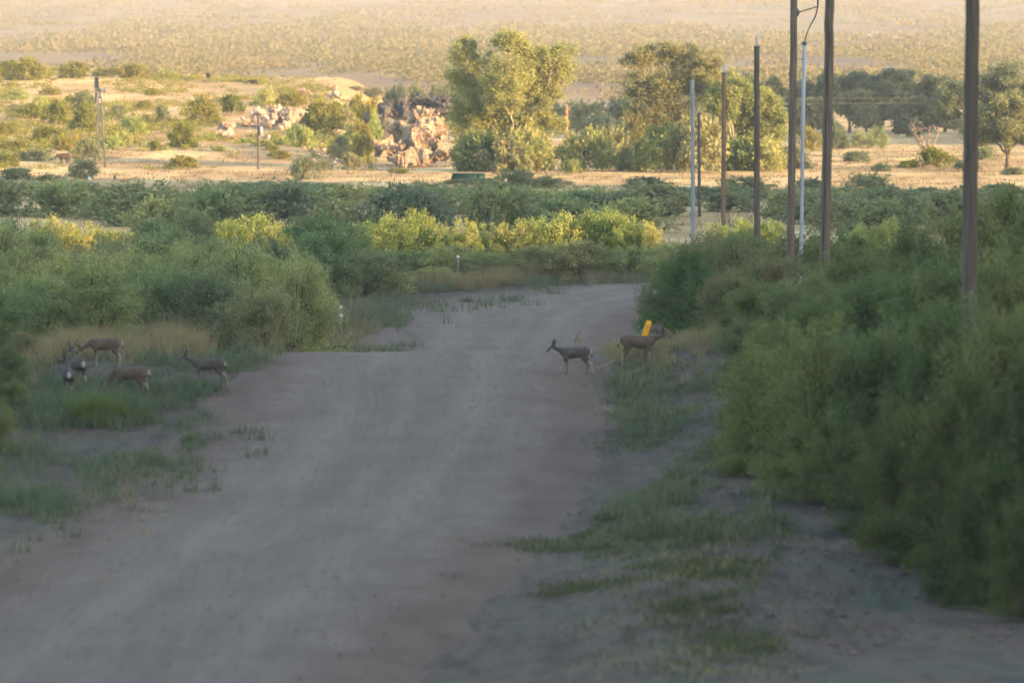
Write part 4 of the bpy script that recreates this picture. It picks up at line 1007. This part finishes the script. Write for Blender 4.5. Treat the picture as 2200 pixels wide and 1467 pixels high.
# rust coloured dead stalk
Y = 690.0; x = X(1218, Y); z0 = g(x, Y); h = Zrow(226, Y) - z0
m = MB(); k = np.linspace(0, 1, 22); rn = np.random.default_rng(4)
m.tube(np.stack([rn.normal(0, .03, 22), rn.normal(0, .03, 22), h * k], -1), .15 * (1.0 - .35 * k) * (1 + rn.normal(0, .16, 22)), 9)
for q in range(40):
    zz = h * (.4 + .6 * rn.random()); a = rn.uniform(0, 6.28); m.tube([(.1 * math.cos(a), .1 * math.sin(a), zz), (.24 * math.cos(a), .24 * math.sin(a), zz + .12)], [.035, .012], 4)
o = m.build('dead_stalk', M['rust_wood']); o.location = (x, Y, z0); tag(o, 'rust-coloured dead upright stalk between the two big trees', 'dead stalk')
# bleached stick on the road edge between the two deer
m = MB(); Y = 158.5
pts = [np.array([X(px, Y), Y, g(X(px, Y), Y) + hgt]) for px, hgt in ((1270, .09), (1290, .16), (1310, .28), (1320, .36))]
m.tube(pts, [.012, .02, .022, .012], 6); m.tube([pts[2], pts[2] + [.1, .1, .02]], [.015, .006], 5)
tag(m.build('fallen_branch', M['dead_wood']), 'bleached fallen branch on the road edge between the two right-hand deer', 'branch')

# ------------------------------------------------------------------ deer and cows
def etube(mb, pts, ry, rz, seg=14):
    """elliptical loft: ry across the animal, rz in the vertical plane; rounded closed ends"""
    pts = np.asarray(pts, float); n = len(pts)
    tan = np.gradient(pts, axis=0); tan = unit(tan)
    lat_ = np.tile(np.array([0, 1., 0]), (n, 1)); lat_ = unit(lat_ - tan * (lat_ * tan).sum(1)[:, None])
    up = np.cross(tan, lat_)
    ry = np.asarray(ry, float); rz = np.asarray(rz, float)
    # end caps as shrunken extra rings
    P = np.concatenate([[pts[0] - tan[0] * rz[0] * .7], [pts[0] - tan[0] * rz[0] * .45], pts, [pts[-1] + tan[-1] * rz[-1] * .45], [pts[-1] + tan[-1] * rz[-1] * .7]])
    A = np.concatenate([[ry[0] * .2], [ry[0] * .75], ry, [ry[-1] * .75], [ry[-1] * .2]]); Bz = np.concatenate([[rz[0] * .2], [rz[0] * .75], rz, [rz[-1] * .75], [rz[-1] * .2]])
    Lt = np.concatenate([lat_[:1]] * 2 + [lat_] + [lat_[-1:]] * 2); Up = np.concatenate([up[:1]] * 2 + [up] + [up[-1:]] * 2)
    an = np.arange(seg) * 2 * math.pi / seg
    ring = P[:, None] + A[:, None, None] * np.cos(an)[None, :, None] * Lt[:, None] + Bz[:, None, None] * np.sin(an)[None, :, None] * Up[:, None]
    k = len(P); i = np.arange(k - 1)[:, None] * seg; j = np.arange(seg)[None, :]; jj = (j + 1) % seg
    b = mb.n
    mb.add(ring.reshape(-1, 3), np.stack([i + j, i + jj, i + seg + jj, i + seg + j], -1).reshape(-1, 4))
    mb.order.append((np.arange(seg)[None, ::-1] + b, 0)); mb.order.append((np.arange(seg)[None, :] + b + (k - 1) * seg, 0))

def curve_pts(pts, n):
    pts = np.asarray(pts, float); t = np.linspace(0, len(pts) - 1, n)
    out = np.stack([np.interp(t, range(len(pts)), pts[:, k]) for k in range(pts.shape[1])], -1)
    for _ in range(2): out[1:-1] = (out[:-2] + 2 * out[1:-1] + out[2:]) / 4
    return out

def deer_mesh(neck, head, legs, ears_back=.0, coat='coat', turn=0.0):
    """x forward, z up, metres. neck: points from the withers to the poll; head: (poll, nose) ; legs: (fl, fr, hl, hr) as (dx, lift)"""
    mb = MB()
    body = [(-.53, 0, .78), (-.44, 0, .79), (-.28, 0, .77), (-.08, 0, .735), (.12, 0, .725), (.28, 0, .75), (.38, 0, .79)]
    c = curve_pts([(x, y, z, a, b) for (x, y, z), a, b in zip(body, (.095, .155, .17, .18, .18, .155, .11), (.125, .175, .18, .195, .205, .185, .135))], 16)
    etube(mb, c[:, :3], c[:, 3], c[:, 4], 18)
    nk = np.array([(.30, 0, .80)] + list(neck), float); rr_ = np.interp(np.linspace(0, 1, len(nk)), [0, .35, .8, 1], [.12, .085, .062, .058])
    q = curve_pts(np.column_stack([nk, rr_ * .75, rr_]), 12); etube(mb, q[:, :3], q[:, 3], q[:, 4], 14)
    poll, nose = np.array(head[0], float), np.array(head[1], float)
    d = unit(nose - poll); hp = [poll - d * .03, poll + d * .06, poll + (nose - poll) * .5, poll + (nose - poll) * .85, nose]
    etube(mb, hp, [.056, .072, .050, .038, .030], [.064, .078, .058, .042, .032], 12)
    side = unit(np.cross(d, [0, 0, 1])); upv = np.cross(side, d)
    for s in (-1, 1):
        b0 = poll + side * s * .045 + upv * .05; e = unit(side * s * .75 + upv * (.75 - .2 * ears_back) - d * (.35 + ears_back))
        ep = [b0, b0 + e * .07, b0 + e * .17, b0 + e * .255]
        etube(mb, ep, [.014, .024, .026, .012], [.022, .052, .056, .018], 10)
    for k, (dx, lift) in enumerate(legs):
        s = -1 if k % 2 else 1; y = .085 * s
        if k < 2:
            j = [(.27, y, .70), (.25, y, .56), (.25 + dx * .45, y, .50 - .14 + lift * .3), (.25 + dx * (.95 - lift), y, .12 + lift), (.26 + dx * (1 - lift * 1.5), y, .055 + lift), (.30 + dx * (1 - lift * 1.6), y, .0 + lift * .9)]
            ra = [(.06, .10), (.045, .062), (.026, .031), (.017, .021), (.019, .022), (.022, .027)]
        else:
            j = [(-.38, y, .74), (-.33 + dx * .2, y, .57), (-.50 + dx * .62, y, .37 + lift * .5), (-.47 + dx * .95, y, .12 + lift), (-.46 + dx, y, .055 + lift), (-.42 + dx, y, .0 + lift * .9)]
            ra = [(.08, .15), (.058, .095), (.027, .036), (.018, .022), (.020, .024), (.022, .028)]
        q = curve_pts([(*p, a * 1.14, b * 1.14) for p, (a, b) in zip(j, ra)], 18)
        etube(mb, q[:, :3], q[:, 3], q[:, 4], 10)
    etube(mb, curve_pts([(-.58, 0, .84), (-.645, 0, .76), (-.65, 0, .62), (-.645, 0, .56)], 7), np.array([.026, .024, .024, .028, .030, .026, .014]), np.array([.03, .026, .024, .024, .024, .02, .012]), 8)
    me = remeshed(mb, .0125, 4)
    for mm in (coat, 'white_fur', 'black_fur', 'pale_fur'): me.materials.append(M[mm])
    n = len(me.polygons); cen = np.empty(n * 3, np.float32); me.polygons.foreach_get('center', cen); cen = cen.reshape(-1, 3)
    nor = np.empty(n * 3, np.float32); me.polygons.foreach_get('normal', nor); nor = nor.reshape(-1, 3)
    x, y, z = cen.T; mi = np.zeros(n, int)
    mi[(x < -.50) & ((y / .066) ** 2 + ((z - .755) / .10) ** 2 < 1) & (nor[:, 0] < -.4)] = 1
    tail = (x < -.60) & (np.abs(y) < .05) & (z > .5)
    mi[tail & (z >= .68)] = 1; mi[tail & (z < .68)] = 2
    inner = nor[:, 1] * np.sign(y) < .55
    mi[(z < .46) & inner] = 3
    mi[(z < .025)] = 2
    mi[np.linalg.norm(cen - nose, axis=1) < .045] = 2
    thr = (np.linalg.norm(cen - (poll + d * .1 - upv * .05), axis=1) < .05); mi[thr] = 3
    al = (cen - poll) @ d; dn = (cen - poll) @ upv; face = (al > .08) & (al < .24) & (np.linalg.norm(cen - poll - al[:, None] * d, axis=1) < .08)
    mi[face & (dn < .0) & (mi == 0)] = 3
    bell = (mi == 0) & (nor[:, 2] < -.75) & (z > .5) & (x > -.35) & (x < .25); mi[bell] = 3
    me.polygons.foreach_set('material_index', mi.astype(np.int32)); me.polygons.foreach_set('use_smooth', np.ones(n, bool))
    return me

def put_animal(name, me, px, Y, yaw, scale, label, cat, group, sink=0.0):
    x = X(px, Y); me.name = name
    o = link(name, me, None, (x, Y, g(x, Y) - sink)); o.rotation_euler = (0, 0, yaw); o.scale = (scale,) * 3
    return tag(o, label, cat, group)
LEFT, RIGHT, AWAY = math.pi, 0.0, math.pi / 2
fwd = [(.46, 0, .88), (.58, 0, .95), (.68, 0, 1.01)]
low_f = [(.46, 0, .86), (.58, 0, .90), (.70, 0, .96)]
graze = [(.48, 0, .70), (.58, 0, .50), (.66, 0, .30)]
DG = 'mule deer grazing and walking by the road'
def road_lift(x, Y): return .07 if abs(x - float(road_x(Y))) < 5 else 0
Y1 = 157.3
put_animal('deer', deer_mesh([(.46, 0, .84), (.58, 0, .88), (.68, 0, .94)], [(.69, 0, .97), (.92, 0, .80)], [(-.02, 0), (.20, 0.02), (.0, .0), (-.22, .0)], .6, 'coat_grey'), 1232, Y1, LEFT + .12, .80, 'small grey deer striding leftwards across the open road', 'deer', DG, -.08)
put_animal('deer', deer_mesh(low_f, [(.72, 0, .99), (.93, 0, .88)], [(.08, 0), (-.16, 0), (-.06, 0), (.08, 0)], .3), 1374, 159.6, RIGHT - .06, .93, 'brown deer walking off the road in front of the yellow marker', 'deer', DG)
put_animal('deer', deer_mesh(low_f, [(.70, 0, .98), (.91, 0, .84)], [(.02, 0), (.0, 0), (-.05, 0), (-.24, 0)], .5, 'coat_grey'), 444, 154.8, LEFT + .05, .82, 'slim deer walking left at the road edge with pale front legs', 'deer', DG)
put_animal('deer', deer_mesh(graze, [(.68, 0, .30), (.80, 0, .10)], [(.03, 0), (.10, 0), (.10, 0), (-.10, 0)], .2), 276, 152.4, LEFT - .08, .90, 'grazing brown deer with white rump and black tail tip behind the bright grass clump', 'deer', DG)
put_animal('deer', deer_mesh([(.42, 0, .95), (.50, .03, 1.10), (.53, .06, 1.20)], [(.54, .07, 1.23), (.60, .27, 1.12)], [(.02, 0), (-.03, 0), (.0, 0), (.05, 0)], .1, 'coat_grey'), 147, 151.3, AWAY + .10, .96, 'deer seen from behind with white rump, head turned left', 'deer', DG)
put_animal('deer', deer_mesh([(.44, 0, .95), (.52, 0, 1.08), (.57, 0, 1.15)], [(.58, 0, 1.18), (.76, .10, 1.08)], [(.03, 0), (.0, 0), (.04, 0), (-.04, 0)], .1, 'coat_grey'), 167, 154.0, AWAY + .35, .95, 'dark deer standing just right of the rear-view deer, mostly hidden by it', 'deer', DG)
put_animal('deer', deer_mesh([(.46, 0, .76), (.58, 0, .66), (.70, 0, .60)], [(.70, 0, .60), (.88, 0, .44)], [(.06, 0), (-.04, 0), (.04, 0), (-.08, 0)], -.6), 222, 159.8, LEFT + .10, .86, 'brown deer with lowered head against the tall dry grass', 'deer', DG)

def cow_mesh(coat):
    mb = MB()
    c = curve_pts([(-.75, 0, 1.0, .22, .27), (-.5, 0, 1.02, .29, .33), (0, 0, .96, .36, .37), (.4, 0, .97, .30, .36), (.62, 0, 1.02, .20, .28)], 14); etube(mb, c[:, :3], c[:, 3], c[:, 4], 16)
    q = curve_pts([(.5, 0, 1.05, .17, .25), (.8, 0, 1.08, .12, .19), (1.0, 0, 1.10, .11, .15)], 8); etube(mb, q[:, :3], q[:, 3], q[:, 4], 12)
    etube(mb, [(1.0, 0, 1.12), (1.15, 0, 1.02), (1.33, 0, .86), (1.38, 0, .82)], [.12, .115, .085, .08], [.14, .13, .09, .08], 12)
    for s in (-1, 1):
        etube(mb, [(.98, .12 * s, 1.18), (.96, .22 * s, 1.18), (.95, .3 * s, 1.15)], [.03, .05, .02], [.04, .06, .02], 8)
        for xx, dx in ((.42, .03), (-.62, -.05)):
            q = curve_pts([(xx, .17 * s, .85, .11, .17), (xx + dx * s, .18 * s, .5, .065, .085), (xx - .03, .18 * s, .28, .05, .06), (xx, .18 * s, .08, .045, .05), (xx + .03, .18 * s, .02, .06, .065)], 12); etube(mb, q[:, :3], q[:, 3], q[:, 4], 10)
    etube(mb, [(-.95, 0, 1.15), (-1.02, 0, .9), (-1.0, 0, .5)], [.035, .025, .04], [.035, .025, .04], 8)
    me = remeshed(mb, .035, 3); me.materials.append(M[coat])
    me.polygons.foreach_set('use_smooth', np.ones(len(me.polygons), bool)); return me
put_animal('cow', cow_mesh('cow_black'), 447, 905, AWAY + .2, .95, 'black cow standing on the bare hill crest, seen from behind', 'cow', 'cattle on the hillside')
put_animal('cow', cow_mesh('cow_black'), 545, 890, LEFT + .3, .82, 'black cow on the hill crest half hidden by shrubs, above the far pole', 'cow', 'cattle on the hillside', .35)
put_animal('cow', cow_mesh('cow_brown'), 137, 655, LEFT + .8, .95, 'brown cow among shrubs at the hill foot left of the windmill', 'cow', 'cattle on the hillside')

# ------------------------------------------------------------------ labels for the many bushes and trees: nearest landmark and order from it
LM = [('the windmill', 213, 250), ('the far pole', 555, 290), ('the pink rock face', 885, 285), ('the tallest tree', 1080, 210), ('the rust-coloured stalk', 1218, 252), ('the tan crowned tree', 1440, 200),
      ('the green container', 1006, 385), ('the water tank', 188, 390), ('the grey metal pole', 1487, 420), ('the reddish pole', 1555, 440), ('the conduit pole', 1705, 430), ('the cracked brown pole', 1778, 520), ('the thickest pole', 2085, 520),
      ('the yellow marker', 1393, 705), ('the grazing deer', 275, 810), ('the deer with lowered head', 215, 760), ('the two-reflector stake', 733, 665), ('the white-tagged stake', 984, 553), ('the standing black cow', 447, 187), ('the hidden black cow', 545, 190),
      ('the dead tree', 1992, 280), ('the road bend', 1250, 600), ('the slim walking deer', 438, 785), ('the forked brown tree', 2165, 270), ('the slab rocks', 725, 200), ('the leaning boulders', 500, 290)]
NTH = ['nearest', 'second', 'third', 'fourth', 'fifth', 'sixth', 'seventh', 'eighth', 'ninth', 'tenth', 'eleventh', 'twelfth', 'thirteenth', 'fourteenth', 'fifteenth', 'sixteenth']
buck = {}
for root, px, v, word in BUSHES:
    best = min(LM, key=lambda l: (l[1] - px) ** 2 + ((l[2] - v) * 1.6) ** 2)
    dx, dy = px - best[1], v - best[2]
    rel = ('left of' if dx < 0 else 'right of') if abs(dx) > abs(dy) * 1.1 else ('beyond' if dy < 0 else 'in front of')
    kind_ = root.name.split('.')[0].split('_')[-1]
    buck.setdefault((word, kind_, rel, best[0]), []).append((math.hypot(dx, dy), root))
for (word, kind_, rel, lm), l in buck.items():
    l.sort(key=lambda t: t[0])
    for k, (_, root) in enumerate(l):
        root['label'] = f'{word} {kind_} {rel} {lm}' if len(l) == 1 else (f'{word} {kind_}, {NTH[k]} one {rel} {lm}' if k else f'{word} {kind_} nearest {lm}, {rel} it')

# ------------------------------------------------------------------ haze: the valley's air
m, nt, out = new_mat('valley_haze')
pv = N(nt, 'ShaderNodeVolumePrincipled')
pv.inputs['Color'].default_value = (.95, .95, .95, 1); pv.inputs['Density'].default_value = HAZE; pv.inputs['Anisotropy'].default_value = 0.0
nt.links.new(pv.outputs[0], out.inputs['Volume'])
hb = MB(); hb.box((0, 2510, 56), (3400, 5560, 130))
tag(hb.build('haze', m), 'thin pale haze filling the valley', 'haze', kind='stuff')
print('objects', len(sc.objects), 'bushes', len(BUSHES))
